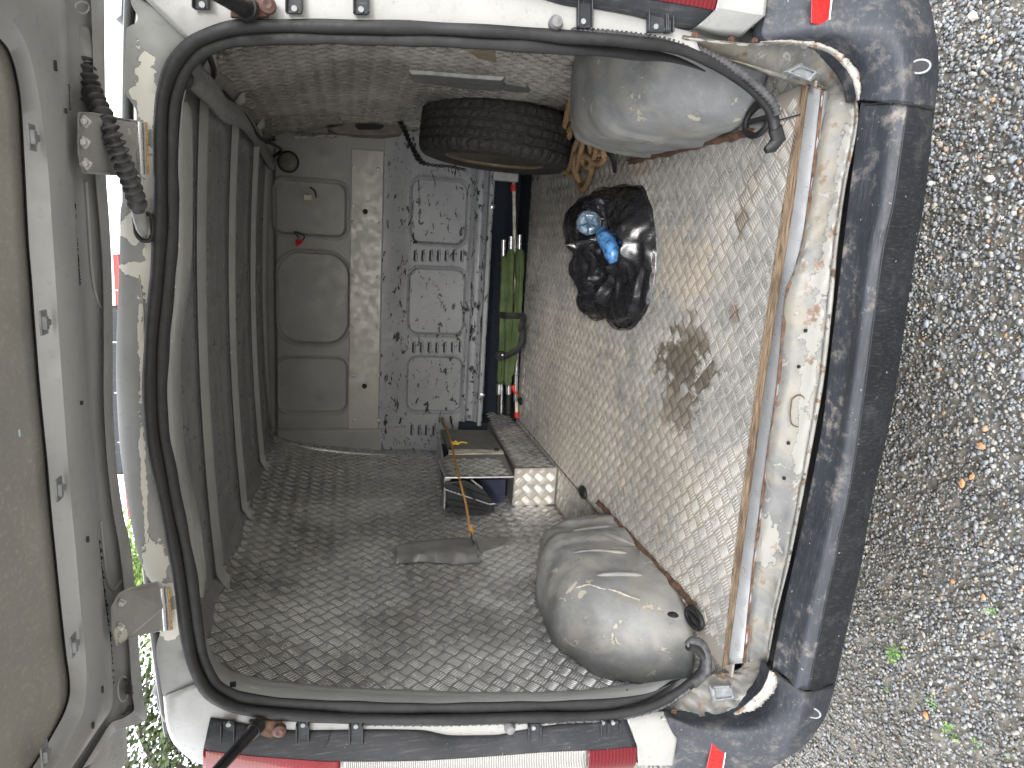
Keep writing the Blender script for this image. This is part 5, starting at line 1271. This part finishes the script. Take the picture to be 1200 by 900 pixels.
# ---- black bin bag with bottles
bag = root('bin_bag', 'open crumpled black plastic bag with a blue bottle in it on the cargo floor', 'bag', tuple(at(725, 300, 'z', .005)))
out = [(676, 238), (688, 230), (705, 222), (725, 219), (748, 218), (757, 228), (763, 245), (766, 262), (768, 285), (768, 310), (765, 335), (762, 350), (757, 362), (750, 374), (738, 384), (726, 386), (714, 376), (713, 372), (698, 374), (690, 366), (688, 345), (687, 320), (688, 300), (685, 290), (668, 284), (666, 270), (667, 250)]
B = np.array([at(a, b, 'z', .004) for a, b in rs(np.array(out+out[:1], float), 161)[:-1]])
cb = np.array([at(726, 300, 'z', 0)[0], at(726, 300, 'z', 0)[1], 0])
NR = 90; G = []
nr = np.random.default_rng(11)
fr = [(nr.uniform(5, 34), nr.uniform(5, 22), nr.uniform(0, 6.3)) for _ in range(14)]
from mathutils import noise as mn
for i, t in enumerate(np.linspace(0, 1, NR)):
    row = []
    for p in B:
        q = p*(1-t)+cb*t
        e = math.sin(min(1, t*2.0)*math.pi/2)**.7
        h = .070*e
        v = Vector((q[0]*5, q[1]*9, t*.25))
        rg = abs(mn.noise(v*1.2)); rg2 = abs(mn.noise(v*3.1+Vector((5, 2, 1)))); rg3 = abs(mn.noise(v*7+Vector((1, 7, 3))))
        h += e*(.085*(rg-.15)+.014*(rg2-.2)); h += e*.030*(1-min(1, abs(mn.noise(Vector((q[0]*3.2, q[1]*8+q[0]*6, 3.3))))*5))
        row.append((q[0]+.012*mn.noise(v*4)*e, q[1]+.012*mn.noise(v*4+Vector((9, 9, 9)))*e, max(.002, h+.002)))
    G.append(row+[row[0]])
G = np.array(G)
# open mouth: a hollow towards the tyre end where the bottles show
mouth = at(697, 262, 'z', .08); mouth2 = at(716, 292, 'z', .08)
for c, rx, ry, dep in ((mouth, .075, .10, .10), (mouth2, .05, .10, .075)):
    d = ((G[..., 0]-c[0])/rx)**2+((G[..., 1]-c[1])/ry)**2
    G[..., 2] -= dep*np.exp(-d**1.5); G[..., 2] += .020*np.exp(-((np.sqrt(d)-1.35)/.22)**2)*(G[..., 2] > .02)
# long gathered folds running toward the lower end
fx = G[..., 0]; fy = G[..., 1]
loc_f = 1/(1+np.exp((fx-.26)/.03)); ctr = G[..., 2] > .03
G[..., 2] += ctr*loc_f*.016*np.abs(np.sin(fy*34+6*fx))
G[..., 2] = np.maximum(G[..., 2], .0025)
bg_ = MB().grid(G, flip=True).build('bag_film', M['bag_plastic'], bag, True, solid=.0015)
# folded skirt round the bag
Sk = []
for k, (o_, z_) in enumerate(((.0, .012), (-.012, .006), (-.018, .003))):
    Sk.append([(p[0]+(p[0]-cb[0])*-o_*1.2+.004*math.sin(i*.7), p[1]+(p[1]-cb[1])*-o_*.8, z_+.006*abs(math.sin(i*.45))*(k == 0)) for i, p in enumerate(B)])
Sk = np.array([r+[r[0]] for r in Sk]); MB().grid(Sk).build('bag_hem', M['bag_plastic'], bg_, False, solid=.001)
bo = root('plastic_bottle', 'pale blue plastic bottle with its ribbed base showing in the black bag', 'bottle', tuple(at(692, 262, 'z', .06)))
ax = V(.1, .75, -.25); ax /= np.linalg.norm(ax)
c0 = at(690, 262, 'z', .088); u1 = np.cross(ax, V(0, 0, 1)); u1 /= np.linalg.norm(u1); u2 = np.cross(u1, ax)
vs = []; prf = [(0.0, .012), (.012, .008), (.026, .0), (.040, .004), (.046, .018), (.047, .05), (.047, .12)]; sg = 40
for r, h in prf:
    for k in range(sg):
        a = 2*math.pi*k/sg; pet = 1-(.0 if r < .01 else .10)*(abs(math.cos(2.5*a)) < .35)*(r < .042); hh = h + (.012 if (abs(math.cos(2.5*a)) < .35 and r < .042 and r > .01) else 0)
        vs.append(c0+(r*pet)*(math.cos(a)*u1+math.sin(a)*u2)+ax*hh)
MB().add(vs, [(i*sg+k, i*sg+(k+1) % sg, (i+1)*sg+(k+1) % sg, (i+1)*sg+k) for i in range(len(prf)-1) for k in range(sg)]).build('bottle_body', M['bottle_clear'], bo, True)
bo2 = root('labelled_bottle', 'smaller plastic bottle with bright blue label in the mouth of the black bag', 'bottle', tuple(at(718, 295, 'z', .06)))
Pb = np.array([at(a, b, 'z', z) for a, b, z in ((706, 272, .080), (712, 282, .085), (717, 294, .085), (719, 306, .08), (719, 318, .07))])
MB().tube(rs(Pb, 20), [.018, .026, .031, .033, .034, .034, .034, .033, .033, .032, .031, .031, .030, .030, .028, .024, .018, .014, .012, .011], 16).build('bottle_label', M['bottle_label'], bo2, True)
Pb = np.array([at(a, b, 'z', z) for a, b, z in ((719, 300, .07), (719, 312, .065), (718, 322, .045))])
MB().tube(rs(Pb, 10), [.016, .018, .018, .018, .017, .016, .016, .015, .013, .01], 12).build('bottle_body', M['bottle_clear'], bo2, True)
p = at(729, 279, 'z', .08); MB().box(p, (.04, .03, .01)).build('wrapper', simple('wrapper_blue', (.03, .04, .4), .3), bo2, bevel=.002)
p = at(727, 277, 'z', .088); MB().box(p, (.012, .012, .006)).build('wrapper_print', M['yellow'], bo2)

# ---- folded stretcher under the bulkhead
st = root('folded_camp_bed', 'folded green canvas stretcher with metal poles strapped in black below the bulkhead', 'stretcher', (-.1, 2.33, .02))
def pole(pa, pb, r, name, mat, par, n=2): return MB().tube(np.array([at(*pa[:2], 'y', pa[2]), at(*pb[:2], 'y', pb[2])]), r, 12).build(name, mat, par, True)
yst = 2.30
for pa, pb in (((590, 281, yst), (587, 484, yst)), ((599, 277, yst-.02), (595, 484, yst-.02)), ((609, 275, yst-.04), (604, 470, yst))):
    pole(pa, pb, .0125, 'pole', M['alu_bare'], st)
for pa, pb in (((584.5, 462, yst-.001), (584, 485, yst-.001)), ((596, 462, yst-.021), (595.5, 485, yst-.021))):
    pole(pa, pb, .0155, 'rubber_foot', M['rubber'], st)
pole((585, 450, yst), (584.5, 464, yst), .015, 'pole_sleeve', M['alu_bare'], st); pole((596, 450, yst-.02), (596, 464, yst-.02), .015, 'pole_sleeve', M['alu_bare'], st)
def cloth(P, r0, name, seed, yv):
    r_ = np.random.default_rng(seed); n = 90; Q = rs(np.array(P, float), n); C_ = np.array([at(a, b, 'y', yv) for a, b in Q])
    ph = r_.uniform(0, 6, 4)
    rr = [r0*(1+.12*math.sin(i*.14+ph[0])+.07*math.sin(i*.4+ph[1]))*min(1, .55+i/8, .55+(n-i)/8) for i in range(n)]
    return MB().tube(C_, rr, 20, ab=(1, .75), section=lambda i, a: 1+.16*math.sin(3*a+ph[2]+.02*i)+.08*math.sin(7*a+ph[3]-.03*i)).build(name, M['canvas'], st, True)
cloth([(591, 300), (590, 340), (588, 390), (586, 450)], .024, 'canvas', 1, yst-.005)
cloth([(599, 292), (598, 340), (596, 390), (595, 451)], .027, 'canvas', 2, yst-.03)
cloth([(610, 292), (609, 330), (606, 380), (602, 415), (598, 440)], .029, 'canvas', 3, yst-.045)
def strap(P, name='strap', w=.017):
    Q = rs(np.array(P, float), 30); C_ = np.array([at(a, b, 'y', c) for a, b, c in Q])
    return MB().tube(C_, w, 4, ab=(1, .22), ref=V(0, 1, 0)).build(name, M['strap_black'], st)
strap([(586, 369, yst-.04), (594, 370, yst-.075), (604, 370, yst-.09), (613, 371, yst-.075), (612, 378, yst-.09), (610, 385, yst-.09), (614, 392, yst-.08)])
strap([(579, 419, yst-.03), (586, 419, yst-.05), (596, 416, yst-.075), (606, 410, yst-.09), (613, 400, yst-.09), (612, 384, yst-.085)])
p = at(586, 417, 'y', yst-.07); MB().box(p, (.05, .02, .045)).build('buckle', M['strap_black'], st, bevel=.006)
p = at(589, 416, 'y', yst-.085); MB().lathe([(0, 0), (.007, 0), (.005, -.004), (0, -.005)], p, 'y', 10).build('buckle_stud', M['alu_bare'], st)
# ---- white pole with red ends
wp = root('marker_pole', 'thin white pole with red ends lying behind the folded stretcher', 'pole', (0, 2.38, .02))
pole((602, 206, 2.37), (605.5, 488, 2.30), .010, 'shaft', M['pole_white'], wp)
pole((600, 452, 2.297), (605.4, 462, 2.297), .0125, 'red_tape', M['red_tape'], wp); pole((605, 483, 2.297), (605.5, 489, 2.297), .0135, 'red_tape', M['red_tape'], wp); pole((601.5, 216, 2.36), (601.5, 224, 2.36), .015, 'red_tape', M['red_tape'], wp)

# ---- treadplate box in the left front corner
bx = root('storage_box', 'low checker plate storage box with a grey lid in the front left corner', 'box', (-.78, 1.9, 0))
m = MB(); X1, X0 = -.69, -.872
def boxuv(mb, name, mat, uv, par): return mb.build(name, mat, par, uv=uv, bevel=.004)
t_c = .205
MBx = MB().add([(X1, 1.55, 0), (X1, 2.36, 0), (X1, 2.36, .17), (X1, 1.55, t_c)], [(0, 1, 2, 3)]); MBx.build('side_plate', M['wall_tread'], bx, uv='yz', solid=.003)
MB().add([(X0, 1.55, 0), (X1, 1.55, 0), (X1, 1.55, t_c), (X0, 1.55, t_c)], [(0, 1, 2, 3)]).build('end_plate', M['floor_tread'], bx, uv='xz', solid=.003)
MB().add([(X0, 1.55, t_c), (X1, 1.55, t_c), (X1, 2.36, .17), (X0, 2.36, .17)], [(0, 1, 2, 3)]).build('top_plate', M['wall_tread'], bx, uv='xy', solid=.003)
tread_bars('tread_bars', ((1.5, 2.4), (0, .25)), lambda u, v, h: np.stack([X1+.0002+h, u, v], -1), lambda u, v: (u > 1.57) & (v < t_c-.02-(u-1.55)*.043) & (v > .012), 'yz', 'wall_tread', bx)
tread_bars('tread_bars', ((-.9, -.6), (0, .25)), lambda u, v, h: np.stack([u, 1.5498-h, v], -1), lambda u, v: (u < X1-.014) & (v < t_c-.014) & (v > .012), 'xz', 'floor_tread', bx)
tread_bars('tread_bars', ((1.4, 1.8), (.2, .6)), lambda u, v, h: np.stack([X1+.0012+h, u, v], -1), lambda u, v: (u > 1.465) & (u < 1.70) & (v > .25) & (v < .52), 'yz', 'wall_tread', bx)
MB().tube([(X1, 1.548, .002), (X1, 1.548, t_c), (X0, 1.548, t_c)], .0025, 6).build('bent_edge', M['alu_bare'], bx)
z0 = .222
p1 = at(602, 559, 'x', -.69); p2 = at(522, 560, 'x', -.69); p3 = at(514, 540, 'x', -.69); p4 = at(525, 533, 'x', -.69); p5 = at(591, 532, 'x', -.69)
MB().add([p1, p5, p4, p3, p2], [(0, 1, 2, 3, 4)]).build('upper_side_plate', M['wall_tread'], bx, uv='yz', solid=.004)
MB().tube([p1, p2, p3], .004, 6).build('bent_edge', M['alu_bare'], bx)
q1, q2, q3, q4 = at(526, 526, 'x', -.688), at(589, 527, 'x', -.688), at(591, 531.5, 'x', -.688), at(525.5, 532, 'x', -.688)
MB().hexa([q - V(.01, 0, 0) for q in (q1, q2, q3, q4)], [q1, q2, q3, q4]).build('lid_edge', M['pole_white'], bx, bevel=.002)
l1, l2, l3, l4 = at(516, 503, 'x', -.70), at(574, 504, 'x', -.70), at(589, 527, 'x', -.69), at(526, 526, 'x', -.69)
MB().hexa([q - V(.02, 0, 0) for q in (l1, l2, l3, l4)], [l1, l2, l3, l4]).build('lid', simple('lid_grey', (.17, .17, .16), .5, 0, 20, .15), bx, bevel=.003)
MB().hexa([(-.86, 1.50, .530), (-.70, 1.50, .530), (-.70, 2.20, .47), (-.86, 2.20, .47)], [(-.86, 1.50, .536), (-.70, 1.50, .536), (-.70, 2.20, .478), (-.86, 2.20, .478)]).build('top_board', M['dull_metal'], bx)
for a, b in ((529, 526), (582, 527)):
    MB().box(at(a, b, 'x', -.685), (.012, .02, .022)).build('catch', M['strap_black'], bx, bevel=.002)
MB().box((-.79, 2.0, .36), (.16, .02, .26)).build('divider', M['carpet_dark'], bx)
MB().box(at(572, 578, 'y', 1.62), (.14, .02, .16)).build('inner_lining', simple('navy', (.03, .035, .07), .8), bx)
p = at(524, 563, 'y', 1.50); MB().box(p, (.03, .03, .03)).build('corner_foot', M['dull_metal'], bx, bevel=.004)
# ---- folded black crate inside
ck = root('folding_crate', 'black folded plastic crate sticking out of the storage box', 'crate', tuple(at(550, 585, 'y', 1.5)))
poly = [(522, 566), (545, 563), (566, 572), (580, 590), (579, 600), (560, 605), (530, 600), (524, 590)]
P = [at(a, b, 'y', 1.46) for a, b in poly]; n_ = len(P)
MB().add(P+[p+V(0, .18, .0) for p in P], [tuple(range(n_))]+[(i, n_+i, n_+(i+1) % n_, (i+1) % n_) for i in range(n_)]).build('crate_wall', M['crate_black'], ck, bevel=.004)
for pa, pb, r, mt in (((520, 573), (574, 591), .0035, 'alu_bare'), ((524, 586), (572, 596), .003, 'crate_black'), ((526, 594), (570, 600), .003, 'crate_black'), ((552, 562), (565, 572), .005, 'alu_bare'), ((545, 572), (560, 590), .005, 'crate_black'), ((574, 591), (580, 590), .004, 'alu_bare'), ((530, 568), (576, 584), .003, 'crate_black')):
    MB().tube([at(*pa, 'y', 1.45), at(*pb, 'y', 1.45)], r, 8).build('crate_rib', M[mt], ck, True)

# ---- elastic cord across the box and the yellow tie
co = root('elastic_cord', 'thin orange brown cord stretched from bulkhead over the box to the wall patch', 'cord', tuple(at(520, 495, 'y', 2.34)))
P = np.array([at(a, b, 'y', c) for a, b, c in rs(np.array([(519, 492, 2.34), (528, 516, 1.95), (538, 560, 1.43), (546, 590, 1.25), (551, 622, 1.08)], float), 240)])
MB().tube(P, .0045, 8, section=lambda i, a: 1+.25*math.cos(2*a-i*.9)).build('cord_line', M['cord_orange'], co, True)
P = np.array([at(a, b, 'y', c) for a, b, c in ((518, 490, 2.35), (520, 497, 2.3), (524, 503, 2.2))]); MB().tube(rs(P, 12), .009, 8).build('cord_knot', simple('olive', (.12, .10, .03), .7), co, True)
P = np.array([at(a, b, 'y', c) for a, b, c in ((551, 616, 1.1), (553, 622, 1.08), (552, 626, 1.06))]); MB().tube(rs(P, 12), .0075, 8).build('cord_knot', M['cord_orange'], co, True)
P = np.array([at(a, b, 'y', c) for a, b, c in ((552, 624, 1.06), (553, 632, 1.03), (556, 638, 1.0), (554, 640, 1.0))]); MB().tube(rs(P, 16), .0028, 6).build('hook', M['strap_black'], co, True)
yt = root('yellow_tie', 'short yellow tie knotted round the cord on the storage box', 'tie', tuple(at(535, 519, 'y', 1.8)))
P = np.array([at(a, b, 'y', c) for a, b, c in ((529, 518, 1.85), (535, 520, 1.84), (541, 518, 1.84), (547, 519, 1.84))]); MB().tube(rs(P, 16), .004, 6).build('tie_strand', M['yellow'], yt, True)
P = np.array([at(a, b, 'y', c) for a, b, c in ((531, 521, 1.84), (534, 517, 1.83), (537, 521, 1.84))]); MB().tube(rs(P, 12), .004, 6).build('tie_loop', M['yellow'], yt, True)

# ================================================================== GROUND
m = MB(); N_ = 60; 
gs = np.sign(np.linspace(-1, 1, N_))*np.abs(np.linspace(-1, 1, N_))**3*300
m.grid(np.array([[(x, y, -.606) for x in gs] for y in gs])); gnd = m.build('ground', M['soil'], None); gnd['kind'] = 'structure'
t = (1+5**.5)/2
ico = np.array([(-1, t, 0), (1, t, 0), (-1, -t, 0), (1, -t, 0), (0, -1, t), (0, 1, t), (0, -1, -t), (0, 1, -t), (t, 0, -1), (t, 0, 1), (-t, 0, -1), (-t, 0, 1)])/math.hypot(1, t)
icf = np.array([(0, 11, 5), (0, 5, 1), (0, 1, 7), (0, 7, 10), (0, 10, 11), (1, 5, 9), (5, 11, 4), (11, 10, 2), (10, 7, 6), (7, 1, 8), (3, 9, 4), (3, 4, 2), (3, 2, 6), (3, 6, 8), (3, 8, 9), (4, 9, 5), (2, 4, 11), (6, 2, 10), (8, 6, 7), (9, 8, 1)])
def stones(n, xr, yr, smin, smax, zb, name, mask=None):
    c = np.c_[rng.uniform(*xr, n), rng.uniform(*yr, n)]
    if mask is not None: c = c[mask(c)]; n = len(c)
    s = smin+(smax-smin)*rng.random(n)**2.2
    v = np.repeat(ico[None], n, 0)*(1+rng.normal(0, .17, (n, 12, 1)))
    v *= np.c_[rng.uniform(.7, 1.25, n), rng.uniform(.6, 1.0, n), rng.uniform(.35, .7, n)][:, None]
    a = rng.uniform(0, 6.283, n); b = rng.normal(0, .35, n)
    ca, sa = np.cos(a)[:, None], np.sin(a)[:, None]; cb_, sb = np.cos(b)[:, None], np.sin(b)[:, None]
    x, y, z = v[..., 0], v[..., 1], v[..., 2]; x, z = x*cb_-z*sb, x*sb+z*cb_; x, y = x*ca-y*sa, x*sa+y*ca
    v = np.stack([x, y, z], -1)*s[:, None, None]/2
    v += np.c_[c, zb+rng.random(n)*.010-.003+s*.12][:, None]
    me = bpy.data.meshes.new(name); me.vertices.add(n*12); me.vertices.foreach_set('co', v.ravel())
    fi = (icf[None]+np.arange(n)[:, None, None]*12).reshape(-1)
    me.loops.add(len(fi)); me.loops.foreach_set('vertex_index', fi); me.polygons.add(n*20)
    me.polygons.foreach_set('loop_start', np.arange(n*20)*3); me.polygons.foreach_set('loop_total', np.full(n*20, 3))
    me.update(calc_edges=True); me.materials.append(M['gravel_stone'])
    o = bpy.data.objects.new(name, me); col.objects.link(o); o['kind'] = 'stuff'; return o
# stones lie coarse on the right hand side and finer to the left
big = lambda c: rng.random(len(c)) < np.clip(.30+.42*c[:, 0], .03, 1)
stones(13000, (-1.4, 1.5), (-.7, .70), .011, .023, -.602, 'gravel', big)
stones(60000, (-1.5, 1.5), (-.7, .72), .007, .017, -.606, 'gravel')
stones(14000, (-3.5, 3.5), (-2.6, 2.4), .016, .036, -.606, 'gravel', lambda c: (c[:, 1] < -.65) | (c[:, 1] > .65) | (abs(c[:, 0]) > 1.4))

def unitstone():
    v = ico*(1+np.random.default_rng(5).normal(0, .15, (12, 1)))*V(1.1, .8, .45)
    me = bpy.data.meshes.new('stone'); me.from_pydata([tuple(p) for p in v], [], [tuple(int(i) for i in f) for f in icf]); return me
for k, (px, py, s, mat, lb) in enumerate((
        (1127, 520+47, .022, 'stone_orange', 'orange brick fragment lying on the gravel, upper one near the bumper middle'),
        (1150, 523, .020, 'stone_orange', 'flat reddish stone on the grey gravel right of the bumper centre'),
        (1139, 559, .016, 'stone_orange', 'ochre pebble on the gravel beside the bumper centre'),
        (1085, 838, .020, 'stone_orange', 'orange brick chip beside the weeds in the lower right corner'),
        (1116, 681, .015, 'stone_orange', 'orange brown chip on dark gravel above the largest weed'),
        (1152, 700, .014, 'stone_orange', 'slim orange chip on gravel between two small weeds'),
        (1160, 210, .024, 'stone_pale', 'large cream stone on the coarse gravel high on the right'),
        (1075, 210+10, .024, 'stone_pale', 'oval cream stone close to the bumper corner'),
        (1140, 18, .030, 'stone_pale', 'pale angular stone at the top edge of the gravel'),
        (1161, 646, .014, 'stone_pale', 'small white stone on the dark wet gravel'),
        (1100+50, 390, .018, 'stone_grey', 'smooth grey stone on the gravel beside the bumper'),
        (1090, 215, .018, 'stone_pale', 'cream pebble half hidden beside the bumper edge'))):
    me = unitstone(); me.materials.append(M[mat]); o = bpy.data.objects.new('stone', me); col.objects.link(o)
    s *= .55; o.scale = (s, s, s); o.location = Vector(at(px, py, 'z', -.588)); o.rotation_euler = (0, 0, k*1.3); tag(o, lb, 'stone', 'loose stones on the gravel')

def weed(px, py, size, n, label, mat='weed', wide=.35):
    loc = at(px, py, 'z', -.60); r_ = np.random.default_rng(int(px)); t_ = root('weed', label, 'weed', tuple(loc), 'weeds growing in the gravel')
    m = MB()
    for i in range(n):
        a = r_.uniform(0, 6.28); L = size*r_.uniform(.5, 1.0); el = r_.uniform(.25, 1.2)
        d = V(math.cos(a)*math.cos(el), math.sin(a)*math.cos(el), math.sin(el)); sd_ = V(-math.sin(a), math.cos(a), 0)*L*wide*.5
        b = V(0, 0, 0)+V(math.cos(a), math.sin(a), 0)*size*.1
        for k in range(3):
            c = b+d*L*(k+1)/3+r_.normal(size=3)*size*.05; e = c+(d*.4+V(0, 0, .15)+r_.normal(size=3)*.3)*L*.4
            m.add([c-sd_*.2, c*.5+e*.5-sd_*.8, e, c*.5+e*.5+sd_*.8], [(0, 1, 2, 3)])
        m.add([b-sd_*.06, b+sd_*.06, b+d*L+sd_*.03, b+d*L-sd_*.03], [(0, 1, 2, 3)])
    m.v = [(x, y, z+.012) for x, y, z in m.v]
    me = bpy.data.meshes.new('leaves'); me.from_pydata(m.v, [], m.f); me.materials.append(M[mat]); o = bpy.data.objects.new('leaves', me); col.objects.link(o); o.parent = t_
weed(1056, 766, .034, 26, 'largest bright green weed tuft in the gravel beside the bumper end')
weed(1102, 826, .030, 12, 'thin green weed with upright leaves on gravel in the lower right corner', wide=.25)
weed(1122, 855, .034, 8, 'weed with two round pale green leaves in the lower right corner', wide=.7)
weed(1152, 872, .022, 9, 'tiny yellow green weed nearest the bottom edge of the gravel')
weed(1170, 715, .020, 10, 'small weed on the dark gravel near the right edge')
weed(1046, 807, .015, 8, 'tiny moss green sprig just below the largest weed')
weed(1051, 725, .013, 7, 'tiny green sprig just above the largest weed')
weed(1190, 885, .022, 8, 'small yellow green sprig in the lower right corner', wide=.2)

# ================================================================== TREES AND WIRES
def tree(x, y, h, r, n, seed, mat, label, trunk_r=.16, dens=1.0, z0=.9):
    r_ = np.random.default_rng(seed); t_ = root('tree', label, 'tree', (x, y, -.6), 'trees beside the van')
    m = MB(); base = V(x, y, -.6)
    tips = []
    P = rs(np.array([base, base+V(.1, .05, h*.35), base+V(-.05, .1, h*.62), base+V(.05, 0, h*.95)]), 16); m.tube(P, np.linspace(trunk_r, .03, 16), 10)
    for i in range(26):
        k = r_.integers(4, 15); b = P[k]; a = r_.uniform(0, 6.28); L = r*r_.uniform(.55, 1.0)*(1.1-.45*k/15)
        e = b+V(math.cos(a)*L, math.sin(a)*L, L*r_.uniform(-.05, .5)); md = (b+e)/2+V(0, 0, L*.12)
        B_ = rs(np.array([b, md, e]), 8); m.tube(B_, np.linspace(.045, .008, 8), 6); tips += list(B_[3:])
        for _ in range(3):
            c = B_[r_.integers(3, 7)]; e2 = c+r_.normal(size=3)*L*.22; m.tube(np.array([c, (c+e2)/2+r_.normal(size=3)*.04, e2]), [.012, .009, .004], 5); tips += [e2, (c+e2)/2]
    m.build('trunk', M['bark'], t_, True)
    tips = np.array(tips); c = tips[r_.integers(0, len(tips), n)]+r_.normal(size=(n, 3))*V(.26, .26, .20)
    sz = r_.uniform(.025, .06, n); nv = r_.normal(size=(n, 3)); nv /= np.linalg.norm(nv, axis=1)[:, None]
    u = np.cross(nv, V(.3, .2, 1)); u /= np.linalg.norm(u, axis=1)[:, None]; v = np.cross(nv, u)
    q = np.stack([c-u*sz[:, None], c-v*sz[:, None]*.5, c+u*sz[:, None], c+v*sz[:, None]*.5], 1).reshape(-1, 3)
    me = bpy.data.meshes.new('crown'); me.vertices.add(n*4); me.vertices.foreach_set('co', q.ravel())
    me.loops.add(n*4); me.loops.foreach_set('vertex_index', np.arange(n*4)); me.polygons.add(n); me.polygons.foreach_set('loop_start', np.arange(n)*4); me.polygons.foreach_set('loop_total', np.full(n, 4)); me.update(calc_edges=True)
    link('crown', me, M[mat], t_)
tree(-6.9, 7.2, 5.6, 2.4, 20000, 1, 'leaf', 'dark leafy tree beyond the left side of the van with sky showing through')
tree(-4.9, 8.6, 5.4, 1.5, 16000, 2, 'leaf_light', 'bright green tree seen through the narrow gap above the roof')
tree(-9.6, 6.8, 6.2, 2.2, 16000, 3, 'leaf', 'tree furthest to the left of the van, leaves against white sky')
pw = root('power_line', 'thin overhead wires crossing the white sky behind the open hatch', 'power line', (3.0, 14, -.6))
m0 = MB()
m0.tube([(5.5, 14, -.6), (5.5, 14, 7.6)], .11, 12).build('pole', M['bark'], pw, True); MB().tube([(-14, 15, -.6), (-14, 15, 7.6)], .11, 12).build('pole', M['bark'], pw, True)
MB().box((5.5, 14, 6.3), (.1, 1.6, .1)).build('cross_arm', M['bark'], pw)
for px0, px1 in ((126, 133), (131, 137), (136, 142), (139, 147)):
    a = at(px0, 60, 'y', 14); b = at(px1, 280, 'y', 14); d = b-a
    P = [a-d*1.0, a-d*.5, a, b, b+d*2.0, b+d*6]; MB().tube(np.array(P), .0045, 6).build('cable', M['wire'], pw, True)
